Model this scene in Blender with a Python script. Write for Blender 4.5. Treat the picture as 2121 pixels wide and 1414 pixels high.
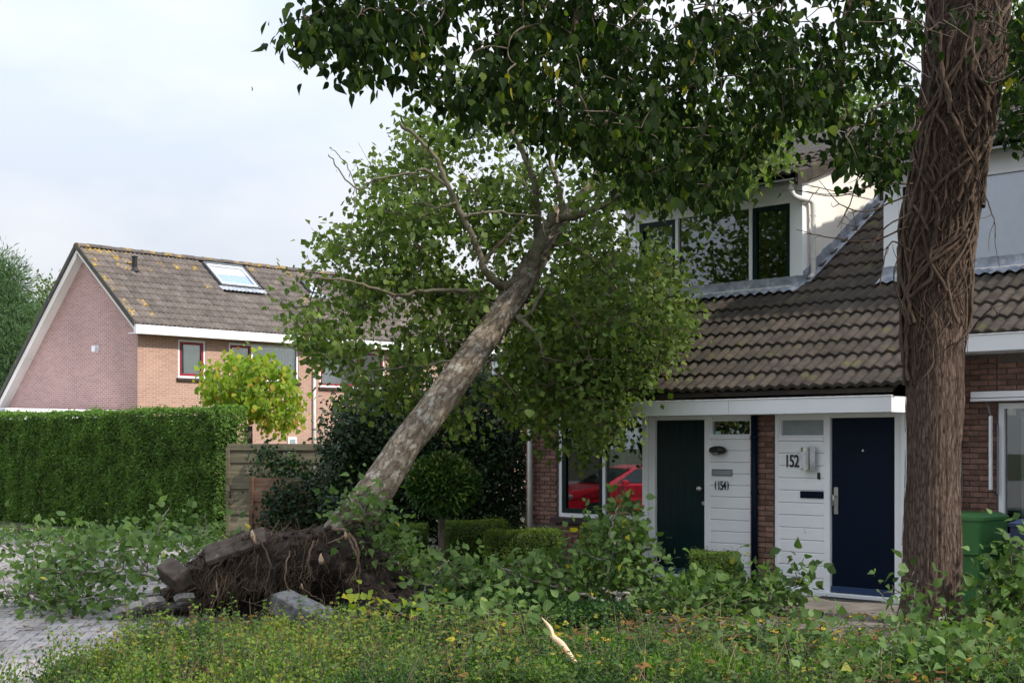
import bpy, math, random
import numpy as np
from mathutils import Vector, Matrix, noise as mnoise
random.seed(7); rng = np.random.default_rng(11)
R = math.radians
for o in list(bpy.data.objects): bpy.data.objects.remove(o)
SC = bpy.context.scene
COL = SC.collection

# ------------------------------------------------------------------ camera, sky, sun, exposure
F, YH, CX, EYE = 2945.0, 917.0, 1060.5, 1.8          # focal length / horizon / centre in photo pixels, eye height in metres
cam = bpy.data.cameras.new('camera'); camo = bpy.data.objects.new('camera', cam); COL.objects.link(camo)
cam.sensor_width = 36; cam.lens = 36*F/2121; cam.shift_y = (YH-707)/2121; cam.clip_end = 2000
camo.location = (0, 0, EYE); camo.rotation_euler = (R(90), 0, 0)
SC.camera = camo
SUN_AZ = R(124); SUN_EL = R(40)                        # azimuth clockwise from +Y
sdir = Vector((math.sin(SUN_AZ)*math.cos(SUN_EL), math.cos(SUN_AZ)*math.cos(SUN_EL), math.sin(SUN_EL)))
world = bpy.data.worlds.new('World'); SC.world = world; world.use_nodes = True
def build_world():
    nt = world.node_tree; N = nt.nodes; L = nt.links; N.clear()
    out = N.new('ShaderNodeOutputWorld'); bg = N.new('ShaderNodeBackground'); bg.inputs['Strength'].default_value = 0.10
    sky = N.new('ShaderNodeTexSky'); sky.sky_type = 'NISHITA'; sky.sun_disc = False
    sky.sun_elevation = SUN_EL; sky.sun_rotation = SUN_AZ; sky.air_density = 1.0; sky.dust_density = 1.5
    tc = N.new('ShaderNodeTexCoord')
    mp = N.new('ShaderNodeMapping'); mp.inputs['Scale'].default_value = (1.0, 1.0, 2.2); mp.inputs['Location'].default_value = (0.35, 0.2, 0.55)
    nz = N.new('ShaderNodeTexNoise'); nz.inputs['Scale'].default_value = 2.1; nz.inputs['Detail'].default_value = 7; nz.inputs['Roughness'].default_value = 0.5
    cr = N.new('ShaderNodeValToRGB'); cr.color_ramp.elements[0].position = 0.30; cr.color_ramp.elements[1].position = 0.55
    cr.color_ramp.elements[0].color = (0.55,)*3+(1,)
    n2 = N.new('ShaderNodeTexNoise'); n2.inputs['Scale'].default_value = 3.5; n2.inputs['Detail'].default_value = 5
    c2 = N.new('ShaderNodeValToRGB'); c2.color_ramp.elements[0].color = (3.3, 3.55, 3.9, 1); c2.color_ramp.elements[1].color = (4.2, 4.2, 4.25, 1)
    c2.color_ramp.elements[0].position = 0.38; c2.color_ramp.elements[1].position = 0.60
    mx = N.new('ShaderNodeMixRGB')
    L.new(tc.outputs['Generated'], mp.inputs['Vector']); L.new(mp.outputs[0], nz.inputs['Vector']); L.new(mp.outputs[0], n2.inputs['Vector'])
    L.new(nz.outputs['Fac'], cr.inputs['Fac']); L.new(n2.outputs['Fac'], c2.inputs['Fac'])
    # clouds made brighter and bluer overhead to fill shaded fronts, after an overcast sky
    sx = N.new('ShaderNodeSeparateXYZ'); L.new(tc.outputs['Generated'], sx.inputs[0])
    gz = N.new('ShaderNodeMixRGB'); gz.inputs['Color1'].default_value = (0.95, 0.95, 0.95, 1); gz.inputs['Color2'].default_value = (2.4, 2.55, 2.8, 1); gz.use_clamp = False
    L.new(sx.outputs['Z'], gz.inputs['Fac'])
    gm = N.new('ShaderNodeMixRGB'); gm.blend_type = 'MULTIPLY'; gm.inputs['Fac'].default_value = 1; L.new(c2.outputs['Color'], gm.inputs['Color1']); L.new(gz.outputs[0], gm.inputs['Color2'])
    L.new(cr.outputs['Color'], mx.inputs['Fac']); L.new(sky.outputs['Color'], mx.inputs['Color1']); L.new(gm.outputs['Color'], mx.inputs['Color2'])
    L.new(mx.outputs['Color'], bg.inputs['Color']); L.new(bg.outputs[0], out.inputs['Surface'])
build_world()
sun = bpy.data.lights.new('sun', 'SUN'); sun.energy = 2.4; sun.angle = R(1.5); sun.color = (1.0, 0.93, 0.82)
suno = bpy.data.objects.new('sun', sun); COL.objects.link(suno)
suno.rotation_euler = (-sdir).to_track_quat('-Z', 'Y').to_euler(); suno.location = (8, -8, 20)
vs = SC.view_settings; vs.view_transform = 'Standard'; vs.look = 'None'; vs.exposure = 0.98; vs.gamma = 1.0; vs.use_curve_mapping = False
SC.render.engine = 'CYCLES'
SC.cycles.use_denoising = True
SC.cycles.max_bounces = 8; SC.cycles.transparent_max_bounces = 12; SC.cycles.caustics_reflective = False; SC.cycles.caustics_refractive = False

def pt(px, py, D):                                     # a photo pixel at depth D
    return np.array([(px-CX)/F*D, D, EYE+(YH-py)/F*D])
def gpt(px, py, z=0.0):                                # a photo pixel on the ground
    return pt(px, py, (EYE-z)*F/(py-YH))

# ------------------------------------------------------------------ materials
MATS = {}
def _nodes(name):
    m = bpy.data.materials.new(name); m.use_nodes = True; nt = m.node_tree; nt.nodes.clear(); MATS[name] = m
    return m, nt.nodes, nt.links
def c4(c): return (c[0], c[1], c[2], 1.0)
def pm(name, c1, c2=None, rough=0.8, scale=8.0, detail=6.0, bump=0.0, bscale=None, coord='Position', attr=0.0, spec=0.35,
       stretch=(1, 1, 1), third=None, tpos=(0.62, 0.7), tscale=3.0, metal=0.0, lo=0.35, hi=0.65, rvar=0.0):
    m, N, L = _nodes(name)
    out = N.new('ShaderNodeOutputMaterial'); b = N.new('ShaderNodeBsdfPrincipled'); L.new(b.outputs[0], out.inputs[0])
    b.inputs['Roughness'].default_value = rough; b.inputs['Specular IOR Level'].default_value = spec; b.inputs['Metallic'].default_value = metal
    if coord == 'Position': src = N.new('ShaderNodeNewGeometry').outputs['Position']
    elif coord == 'UV': src = N.new('ShaderNodeUVMap').outputs['UV']
    else: src = N.new('ShaderNodeTexCoord').outputs['Object']
    mp = N.new('ShaderNodeMapping'); mp.inputs['Scale'].default_value = stretch; L.new(src, mp.inputs['Vector'])
    col = None
    if c2 is None: c2 = tuple(x*0.8 for x in c1)
    nz = N.new('ShaderNodeTexNoise'); nz.inputs['Scale'].default_value = scale; nz.inputs['Detail'].default_value = detail
    L.new(mp.outputs[0], nz.inputs['Vector'])
    cr = N.new('ShaderNodeValToRGB'); e = cr.color_ramp.elements
    e[0].position = lo; e[1].position = hi; e[0].color = c4(c1); e[1].color = c4(c2)
    L.new(nz.outputs['Fac'], cr.inputs['Fac']); col = cr.outputs['Color']
    if third is not None:
        n3 = N.new('ShaderNodeTexNoise'); n3.inputs['Scale'].default_value = tscale; n3.inputs['Detail'].default_value = 8; n3.inputs['Roughness'].default_value = 0.65
        L.new(mp.outputs[0], n3.inputs['Vector'])
        r3 = N.new('ShaderNodeValToRGB'); r3.color_ramp.elements[0].position = tpos[0]; r3.color_ramp.elements[1].position = tpos[1]
        L.new(n3.outputs['Fac'], r3.inputs['Fac'])
        mx = N.new('ShaderNodeMixRGB'); mx.inputs['Color2'].default_value = c4(third)
        L.new(r3.outputs['Color'], mx.inputs['Fac']); L.new(col, mx.inputs['Color1']); col = mx.outputs['Color']
    if attr:
        at = N.new('ShaderNodeAttribute'); at.attribute_name = 'rnd'
        mr = N.new('ShaderNodeMapRange'); mr.inputs['To Min'].default_value = 1-attr; mr.inputs['To Max'].default_value = 1+attr
        L.new(at.outputs['Fac'], mr.inputs['Value'])
        mm = N.new('ShaderNodeMixRGB'); mm.blend_type = 'MULTIPLY'; mm.inputs['Fac'].default_value = 1
        L.new(col, mm.inputs['Color1']); L.new(mr.outputs[0], mm.inputs['Color2']); col = mm.outputs['Color']
    L.new(col, b.inputs['Base Color'])
    if rvar:
        mr2 = N.new('ShaderNodeMapRange'); mr2.inputs['To Min'].default_value = rough-rvar; mr2.inputs['To Max'].default_value = rough+rvar
        L.new(nz.outputs['Fac'], mr2.inputs['Value']); L.new(mr2.outputs[0], b.inputs['Roughness'])
    if bump:
        nb = N.new('ShaderNodeTexNoise'); nb.inputs['Scale'].default_value = bscale or scale*3; nb.inputs['Detail'].default_value = 8
        L.new(mp.outputs[0], nb.inputs['Vector'])
        bp = N.new('ShaderNodeBump'); bp.inputs['Strength'].default_value = bump; bp.inputs['Distance'].default_value = 0.02
        L.new(nb.outputs['Fac'], bp.inputs['Height']); L.new(bp.outputs[0], b.inputs['Normal'])
    return m
def lm(name, cols, trans=0.35, rough=0.55, back=1.3, spec=0.16):
    """leaf: colour ramp driven by the per-leaf value 'rnd', translucent, paler underside"""
    m, N, L = _nodes(name)
    out = N.new('ShaderNodeOutputMaterial'); b = N.new('ShaderNodeBsdfPrincipled'); t = N.new('ShaderNodeBsdfTranslucent'); mix = N.new('ShaderNodeMixShader')
    at = N.new('ShaderNodeAttribute'); at.attribute_name = 'rnd'
    cr = N.new('ShaderNodeValToRGB'); el = cr.color_ramp.elements
    while len(el) < len(cols): el.new(0.5)
    for i, (p, c) in enumerate(cols): el[i].position = p; el[i].color = c4(c)
    L.new(at.outputs['Fac'], cr.inputs['Fac'])
    g = N.new('ShaderNodeNewGeometry')
    bk = N.new('ShaderNodeMixRGB'); bk.blend_type = 'MULTIPLY'; bk.inputs['Color2'].default_value = (back, back, back*1.08, 1)
    L.new(g.outputs['Backfacing'], bk.inputs['Fac']); L.new(cr.outputs['Color'], bk.inputs['Color1'])
    L.new(bk.outputs['Color'], b.inputs['Base Color'])
    ht = N.new('ShaderNodeMixRGB'); ht.blend_type = 'MULTIPLY'; ht.inputs['Fac'].default_value = 1; ht.inputs['Color2'].default_value = (1.5, 1.7, 0.6, 1)
    L.new(cr.outputs['Color'], ht.inputs['Color1']); L.new(ht.outputs['Color'], t.inputs['Color'])
    b.inputs['Roughness'].default_value = rough; b.inputs['Specular IOR Level'].default_value = spec
    mix.inputs['Fac'].default_value = trans
    L.new(b.outputs[0], mix.inputs[1]); L.new(t.outputs[0], mix.inputs[2]); L.new(mix.outputs[0], out.inputs[0])
    return m
def glass(name, tint=(0.75, 0.8, 0.8), refl=2.2):
    m, N, L = _nodes(name)
    out = N.new('ShaderNodeOutputMaterial'); tr = N.new('ShaderNodeBsdfTransparent'); gl = N.new('ShaderNodeBsdfGlossy'); mix = N.new('ShaderNodeMixShader')
    tr.inputs['Color'].default_value = c4(tint); gl.inputs['Roughness'].default_value = 0.01; gl.inputs['Color'].default_value = (0.95, 0.97, 1, 1)
    fr = N.new('ShaderNodeFresnel'); fr.inputs['IOR'].default_value = 1.5
    mu = N.new('ShaderNodeMath'); mu.operation = 'MULTIPLY'; mu.inputs[1].default_value = refl; mu.use_clamp = True
    L.new(fr.outputs[0], mu.inputs[0]); L.new(mu.outputs[0], mix.inputs['Fac']); L.new(tr.outputs[0], mix.inputs[1]); L.new(gl.outputs[0], mix.inputs[2]); L.new(mix.outputs[0], out.inputs[0])
    return m
def brickmat(name, c1, c2, mortar, scale=1.0):
    """far brickwork: brick texture on UV in metres"""
    m, N, L = _nodes(name)
    out = N.new('ShaderNodeOutputMaterial'); b = N.new('ShaderNodeBsdfPrincipled'); L.new(b.outputs[0], out.inputs[0]); b.inputs['Roughness'].default_value = 0.9
    uv = N.new('ShaderNodeUVMap'); br = N.new('ShaderNodeTexBrick')
    br.inputs['Scale'].default_value = scale; br.inputs['Brick Width'].default_value = 0.22; br.inputs['Row Height'].default_value = 0.0625
    br.inputs['Mortar Size'].default_value = 0.009; br.inputs['Mortar Smooth'].default_value = 0.2; br.inputs['Bias'].default_value = 0.0
    br.inputs['Color1'].default_value = c4(c1); br.inputs['Color2'].default_value = c4(c2); br.inputs['Mortar'].default_value = c4(mortar)
    L.new(uv.outputs[0], br.inputs['Vector'])
    nz = N.new('ShaderNodeTexNoise'); nz.inputs['Scale'].default_value = 0.7; nz.inputs['Detail'].default_value = 5; L.new(uv.outputs[0], nz.inputs['Vector'])
    mr = N.new('ShaderNodeMapRange'); mr.inputs['To Min'].default_value = 0.8; mr.inputs['To Max'].default_value = 1.2; L.new(nz.outputs['Fac'], mr.inputs['Value'])
    mm = N.new('ShaderNodeMixRGB'); mm.blend_type = 'MULTIPLY'; mm.inputs['Fac'].default_value = 1; L.new(br.outputs['Color'], mm.inputs['Color1']); L.new(mr.outputs[0], mm.inputs['Color2'])
    L.new(mm.outputs['Color'], b.inputs['Base Color'])
    bp = N.new('ShaderNodeBump'); bp.inputs['Strength'].default_value = 0.5; bp.inputs['Distance'].default_value = 0.01; bp.invert = True
    L.new(br.outputs['Fac'], bp.inputs['Height']); L.new(bp.outputs[0], b.inputs['Normal'])
    return m

WHITE = pm('white_paint', (0.86, 0.87, 0.89), (0.81, 0.825, 0.85), rough=0.42, scale=2.5, bump=0.04, bscale=60, third=(0.58, 0.58, 0.56), tpos=(0.68, 0.9), tscale=4)
CREAM = pm('cream_panel', (0.78, 0.74, 0.68), (0.70, 0.66, 0.60), rough=0.55, scale=1.6, stretch=(1, 1, 0.25), third=(0.5, 0.46, 0.4), tpos=(0.62, 0.85), tscale=3)
GREENBLACK = pm('dark_green_paint', (0.0045, 0.019, 0.020), (0.0055, 0.023, 0.024), rough=0.36, scale=5, spec=0.16)
NAVY = pm('navy_paint', (0.003, 0.0085, 0.021), (0.0035, 0.0095, 0.024), rough=0.45, scale=4, spec=0.10)
NAVYL = pm('blue_threshold', (0.03, 0.055, 0.14), (0.025, 0.05, 0.12), rough=0.4, scale=4)
REDP = pm('red_paint', (0.30, 0.025, 0.045), (0.25, 0.02, 0.035), rough=0.4)
BRICKR = pm('red_brick', (0.25, 0.14, 0.108), (0.16, 0.09, 0.072), rough=0.9, scale=14, bump=0.25, bscale=90, attr=0.35, third=(0.20, 0.13, 0.10), tpos=(0.6, 0.75), tscale=9)
MORTAR = pm('mortar', (0.17, 0.145, 0.13), (0.12, 0.10, 0.09), rough=0.95, scale=30, bump=0.3, bscale=120)
PLINTH = pm('plinth_brick', (0.10, 0.065, 0.06), (0.06, 0.045, 0.045), rough=0.9, scale=12, bump=0.2, attr=0.3)
TILE = pm('roof_tile', (0.068, 0.054, 0.043), (0.037, 0.030, 0.025), rough=0.9, scale=7, bump=0.35, bscale=70, attr=0.22, third=(0.085, 0.085, 0.022), tpos=(0.58, 0.72), tscale=3.2, stretch=(1, 1, 1))
TILEF = pm('far_roof_tile', (0.15, 0.125, 0.112), (0.10, 0.086, 0.078), rough=0.92, scale=5, bump=0.25, bscale=50, attr=0.2, third=(0.30, 0.28, 0.24), tpos=(0.69, 0.74), tscale=5)
TILEL = pm('lichen_roof_tile', (0.17, 0.14, 0.12), (0.13, 0.11, 0.095), rough=0.92, scale=5, bump=0.3, bscale=50, attr=0.2, third=(0.42, 0.27, 0.05), tpos=(0.52, 0.60), tscale=5)
DARKTILE = pm('verge_tile', (0.06, 0.062, 0.06), (0.10, 0.09, 0.07), rough=0.9, scale=6, third=(0.35, 0.22, 0.04), tpos=(0.6, 0.7), tscale=4)
LEAD = pm('lead_flashing', (0.34, 0.37, 0.42), (0.16, 0.18, 0.22), rough=0.55, scale=6, bump=0.3, bscale=18, third=(0.6, 0.62, 0.64), tpos=(0.55, 0.75), tscale=7)
ZINC = pm('grey_gutter', (0.36, 0.38, 0.38), (0.27, 0.29, 0.29), rough=0.45, scale=5)
PIPEW = pm('white_pipe', (0.66, 0.65, 0.62), (0.56, 0.55, 0.52), rough=0.5, scale=4)
STEEL = pm('steel', (0.55, 0.54, 0.52), (0.45, 0.44, 0.43), rough=0.3, metal=0.9, scale=6)
BLACKP = pm('black_plastic', (0.015, 0.015, 0.017), (0.02, 0.02, 0.022), rough=0.35)
GREYP = pm('grey_plastic', (0.20, 0.21, 0.23), (0.17, 0.18, 0.2), rough=0.4)
PAPER = pm('paper', (0.7, 0.7, 0.7), (0.5, 0.52, 0.58), rough=0.8, scale=30)
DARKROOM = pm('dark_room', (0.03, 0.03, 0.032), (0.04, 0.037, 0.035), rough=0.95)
BLIND = pm('blind_fabric', (0.55, 0.54, 0.50), (0.48, 0.47, 0.44), rough=0.9, scale=2)
CURT = pm('curtain', (0.62, 0.62, 0.60), (0.50, 0.5, 0.49), rough=0.9, scale=3)
LACE = pm('lace', (0.34, 0.36, 0.38), (0.12, 0.13, 0.14), rough=0.9, scale=60, lo=0.45, hi=0.55)
GLASS = glass('window_glass'); GLASSF = glass('far_glass', refl=2.6); FROST = pm('frosted_glass', (0.30, 0.34, 0.36), (0.26, 0.30, 0.32), rough=0.12, spec=0.6)
GLASSM = glass('mirror_like_glass', tint=(0.5, 0.52, 0.52), refl=2.6)
SKYPANE = glass('skylight_glass', tint=(0.95, 0.97, 1.0), refl=.6)
SOIL = pm('dark_soil', (0.024, 0.018, 0.015), (0.050, 0.038, 0.031), rough=1.0, scale=9, bump=0.8, bscale=40, third=(0.11, 0.08, 0.055), tpos=(0.6, 0.75), tscale=14)
GROUNDM = pm('ground_earth', (0.055, 0.05, 0.028), (0.05, 0.065, 0.025), rough=1.0, scale=1.5, bump=0.5, bscale=30, third=(0.10, 0.07, 0.04), tpos=(0.58, 0.7), tscale=9)
ROOTW = pm('root_wood', (0.13, 0.085, 0.055), (0.07, 0.048, 0.034), rough=0.95, scale=25, attr=0.5)
FIBRE = pm('root_fibre', (0.17, 0.125, 0.085), (0.050, 0.036, 0.026), rough=1.0, scale=5, attr=0.6)
PALEW = pm('split_wood', (0.74, 0.58, 0.40), (0.64, 0.44, 0.27), rough=0.8, scale=12, bump=0.3, bscale=60, stretch=(1, 1, 1))
CONC = pm('concrete_kerb', (0.20, 0.20, 0.20), (0.13, 0.13, 0.135), rough=0.95, scale=14, bump=0.4, bscale=90, third=(0.07, 0.055, 0.045), tpos=(0.5, 0.62), tscale=5)
CONCD = pm('soiled_kerb', (0.088, 0.068, 0.056), (0.040, 0.031, 0.026), rough=0.95, scale=10, bump=0.5, bscale=60, third=(0.24, 0.16, 0.12), tpos=(0.6, 0.7), tscale=6)
PAVER = pm('clay_paver', (0.33, 0.31, 0.30), (0.24, 0.222, 0.215), rough=0.9, scale=9, bump=0.3, bscale=70, attr=0.16, third=(0.15, 0.135, 0.125), tpos=(0.62, 0.78), tscale=2.5)
PAVJ = pm('paver_joint', (0.055, 0.05, 0.04), (0.07, 0.08, 0.035), rough=1.0, scale=6, bump=0.4)
SLAB = pm('paving_slab', (0.17, 0.15, 0.13), (0.12, 0.105, 0.09), rough=0.95, scale=5, bump=0.3, bscale=50, attr=0.15, third=(0.09, 0.09, 0.05), tpos=(0.6, 0.75), tscale=4)
GRAVEL = pm('white_gravel', (0.55, 0.52, 0.47), (0.35, 0.32, 0.28), rough=0.9, scale=20, attr=0.4)
BARKV = pm('vine_bark', (0.105, 0.070, 0.048), (0.058, 0.039, 0.029), rough=0.95, scale=20, attr=0.35, bump=0.3, bscale=80)
TWIG = pm('twig_bark', (0.13, 0.105, 0.08), (0.08, 0.06, 0.045), rough=0.9, scale=15, attr=0.3)
LIMB = pm('limb_bark', (0.17, 0.15, 0.105), (0.11, 0.105, 0.06), rough=0.9, scale=9, bump=0.4, bscale=45, third=(0.16, 0.075, 0.045), tpos=(0.56, 0.7), tscale=2.2)
TWIGG = pm('pale_twig', (0.25, 0.24, 0.22), (0.15, 0.14, 0.12), rough=0.9, scale=12, third=(0.2, 0.22, 0.15), tpos=(0.55, 0.7), tscale=10)
WOODF = pm('weathered_wood', (0.20, 0.175, 0.115), (0.12, 0.105, 0.07), rough=0.9, scale=4, stretch=(0.6, 0.6, 6), bump=0.3, bscale=20, attr=0.2, third=(0.085, 0.10, 0.05), tpos=(0.58, 0.72), tscale=1.5)
WOODB = pm('brown_wood', (0.17, 0.10, 0.065), (0.11, 0.065, 0.042), rough=0.85, scale=4, stretch=(0.6, 0.6, 6), bump=0.3, bscale=20, attr=0.2)
HEDGECORE = pm('hedge_core', (0.012, 0.025, 0.008), (0.02, 0.035, 0.01), rough=1.0, scale=6)
BINGREEN = pm('green_bin_plastic', (0.05, 0.165, 0.05), (0.04, 0.14, 0.042), rough=0.42, scale=3, third=(0.05, 0.12, 0.05), tpos=(0.6, 0.8))
BINBLUE = pm('blue_bin_plastic', (0.03, 0.045, 0.10), (0.025, 0.035, 0.085), rough=0.45, scale=3)
RUBBER = pm('rubber', (0.02, 0.02, 0.02), (0.028, 0.028, 0.028), rough=0.9)
CARRED = pm('red_car_paint', (0.55, 0.012, 0.03), (0.52, 0.011, 0.028), rough=0.2, spec=0.6)
BRICKF = brickmat('far_brick', (0.44, 0.235, 0.165), (0.35, 0.175, 0.125), (0.46, 0.41, 0.36))
BRICKG = brickmat('gable_brick', (0.46, 0.235, 0.20), (0.35, 0.17, 0.15), (0.56, 0.50, 0.47))
def barkmat(name, cols, lichen, vs, furrow=(10, 1.4), bumpd=0.03):
    m, N, L = _nodes(name)
    out = N.new('ShaderNodeOutputMaterial'); b = N.new('ShaderNodeBsdfPrincipled'); L.new(b.outputs[0], out.inputs[0]); b.inputs['Roughness'].default_value = 0.95; b.inputs['Specular IOR Level'].default_value = 0.2
    uv = N.new('ShaderNodeUVMap'); mp = N.new('ShaderNodeMapping'); mp.inputs['Scale'].default_value = (furrow[0], furrow[1], 1); L.new(uv.outputs[0], mp.inputs['Vector'])
    wn = N.new('ShaderNodeTexNoise'); wn.inputs['Scale'].default_value = 1.6; wn.inputs['Detail'].default_value = 4; L.new(mp.outputs[0], wn.inputs['Vector'])
    ad = N.new('ShaderNodeMixRGB'); ad.blend_type = 'ADD'; ad.inputs['Fac'].default_value = 0.7; L.new(mp.outputs[0], ad.inputs['Color1']); L.new(wn.outputs['Color'], ad.inputs['Color2'])
    vo = N.new('ShaderNodeTexVoronoi'); vo.feature = 'DISTANCE_TO_EDGE'; vo.inputs['Scale'].default_value = vs; L.new(ad.outputs['Color'], vo.inputs['Vector'])
    nz = N.new('ShaderNodeTexNoise'); nz.inputs['Scale'].default_value = 6; nz.inputs['Detail'].default_value = 9; nz.inputs['Roughness'].default_value = 0.65; L.new(mp.outputs[0], nz.inputs['Vector'])
    cr = N.new('ShaderNodeValToRGB'); cr.color_ramp.elements[0].position = 0.02; cr.color_ramp.elements[1].position = 0.28
    cr.color_ramp.elements[0].color = c4(cols[0]); cr.color_ramp.elements[1].color = c4(cols[1]); L.new(vo.outputs['Distance'], cr.inputs['Fac'])
    c2 = N.new('ShaderNodeValToRGB'); c2.color_ramp.elements[0].position = 0.35; c2.color_ramp.elements[1].position = 0.65
    c2.color_ramp.elements[0].color = (0.62, 0.62, 0.62, 1); c2.color_ramp.elements[1].color = (1.3, 1.25, 1.2, 1); L.new(nz.outputs['Fac'], c2.inputs['Fac'])
    mm = N.new('ShaderNodeMixRGB'); mm.blend_type = 'MULTIPLY'; mm.inputs['Fac'].default_value = 1; L.new(cr.outputs['Color'], mm.inputs['Color1']); L.new(c2.outputs['Color'], mm.inputs['Color2'])
    col = mm.outputs['Color']
    if lichen is not None:
        mp2 = N.new('ShaderNodeMapping'); mp2.inputs['Scale'].default_value = (9, 4.5, 1); L.new(uv.outputs[0], mp2.inputs['Vector'])
        n3 = N.new('ShaderNodeTexNoise'); n3.inputs['Scale'].default_value = 1.7; n3.inputs['Detail'].default_value = 10; n3.inputs['Roughness'].default_value = 0.72; L.new(mp2.outputs[0], n3.inputs['Vector'])
        r3 = N.new('ShaderNodeValToRGB'); r3.color_ramp.elements[0].position = 0.52; r3.color_ramp.elements[1].position = 0.60; L.new(n3.outputs['Fac'], r3.inputs['Fac'])
        mx = N.new('ShaderNodeMixRGB'); mx.inputs['Color2'].default_value = c4(lichen)
        L.new(r3.outputs['Color'], mx.inputs['Fac']); L.new(col, mx.inputs['Color1']); col = mx.outputs['Color']
    L.new(col, b.inputs['Base Color'])
    sm = N.new('ShaderNodeMath'); sm.operation = 'MINIMUM'; sm.inputs[1].default_value = 0.25; L.new(vo.outputs['Distance'], sm.inputs[0])
    a2 = N.new('ShaderNodeMath'); a2.operation = 'MULTIPLY_ADD'; a2.inputs[1].default_value = 0.35; L.new(nz.outputs['Fac'], a2.inputs[0]); L.new(sm.outputs[0], a2.inputs[2])
    bp = N.new('ShaderNodeBump'); bp.inputs['Strength'].default_value = 0.9; bp.inputs['Distance'].default_value = bumpd; L.new(a2.outputs[0], bp.inputs['Height']); L.new(bp.outputs[0], b.inputs['Normal'])
    return m
BARKA = barkmat('alder_bark', ((0.10, 0.080, 0.060), (0.21, 0.175, 0.135)), (0.315, 0.295, 0.25), 1.6, furrow=(9, 3.0), bumpd=0.02)
BARKS = barkmat('furrowed_bark', ((0.060, 0.038, 0.030), (0.132, 0.100, 0.083)), None, 1.6, furrow=(20, 4.2), bumpd=0.016)

L_FALL = lm('alder_leaf', [(0, (0.042, 0.072, 0.018)), (0.5, (0.098, 0.148, 0.034)), (0.93, (0.17, 0.225, 0.065)), (1, (0.23, 0.24, 0.05))], trans=0.4, back=1.6)
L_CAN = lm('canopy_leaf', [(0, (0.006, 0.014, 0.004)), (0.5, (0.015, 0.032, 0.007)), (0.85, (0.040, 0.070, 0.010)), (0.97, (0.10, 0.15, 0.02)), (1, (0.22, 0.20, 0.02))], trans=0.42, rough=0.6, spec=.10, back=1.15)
L_BR = lm('broken_branch_leaf', [(0, (0.038, 0.078, 0.022)), (0.5, (0.085, 0.145, 0.040)), (0.92, (0.15, 0.225, 0.075)), (1, (0.40, 0.33, 0.03))], trans=0.3, rough=0.5, back=1.6)
L_HEDGE = lm('hedge_leaf', [(0, (0.075, 0.060, 0.030)), (0.07, (0.054, 0.106, 0.025)), (0.5, (0.104, 0.19, 0.043)), (1, (0.165, 0.265, 0.052))], trans=0.3)
L_DARK = lm('ivy_leaf', [(0, (0.007, 0.020, 0.006)), (0.6, (0.015, 0.037, 0.009)), (1, (0.04, 0.072, 0.016))], trans=0.15, rough=0.4, spec=.25)
L_BOX = lm('box_leaf', [(0, (0.05, 0.09, 0.018)), (0.5, (0.10, 0.155, 0.028)), (1, (0.18, 0.225, 0.045))], trans=0.25)
L_LIME = lm('lime_leaf', [(0, (0.10, 0.18, 0.018)), (0.5, (0.18, 0.27, 0.022)), (0.8, (0.29, 0.31, 0.035)), (1, (0.33, 0.19, 0.035))], trans=0.4)
L_PINE = lm('pine_needle', [(0, (0.06, 0.11, 0.055)), (0.6, (0.10, 0.175, 0.08)), (1, (0.15, 0.22, 0.10))], trans=0.25)
L_COVER = lm('groundcover_leaf', [(0, (0.012, 0.034, 0.014)), (0.40, (0.038, 0.088, 0.022)), (0.72, (0.095, 0.165, 0.026)), (0.95, (0.20, 0.25, 0.03)), (1, (0.17, 0.12, 0.03))], trans=0.3)
L_GRASS = lm('grass_blade', [(0, (0.06, 0.14, 0.02)), (1, (0.14, 0.26, 0.035))], trans=0.4)
L_LITTER = lm('litter_leaf', [(0, (0.10, 0.05, 0.025)), (0.5, (0.20, 0.10, 0.03)), (0.8, (0.40, 0.28, 0.03)), (1, (0.10, 0.15, 0.03))], trans=0.2)
L_BG = lm('background_leaf', [(0, (0.05, 0.09, 0.025)), (0.6, (0.09, 0.14, 0.035)), (1, (0.18, 0.22, 0.06))], trans=0.35)

# ------------------------------------------------------------------ object helpers
def wloc(o):
    v = Vector((0, 0, 0))
    while o is not None: v = v + o.location; o = o.parent
    return v
def thing(name, label, cat, loc=(0, 0, 0), rz=0.0, group=None):
    o = bpy.data.objects.new(name, None); COL.objects.link(o); o.empty_display_size = 0.2
    o.location = Vector([float(x) for x in loc]); o.rotation_euler = (0, 0, rz); tag(o, label, cat, group); return o
def tag(o, label, cat=None, group=None, kind=None):
    if label: o['label'] = label
    if cat: o['category'] = cat
    if group: o['group'] = group
    if kind: o['kind'] = kind
    return o
def link(name, me, mat=None, parent=None, world=False):
    """world=True: the mesh holds world coordinates although its parent stands elsewhere (unrotated)"""
    if mat is not None and not me.materials: me.materials.append(mat)
    o = bpy.data.objects.new(name, me); COL.objects.link(o)
    if parent is not None:
        o.parent = parent
        if world: o.location = -wloc(parent)
    return o
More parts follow.
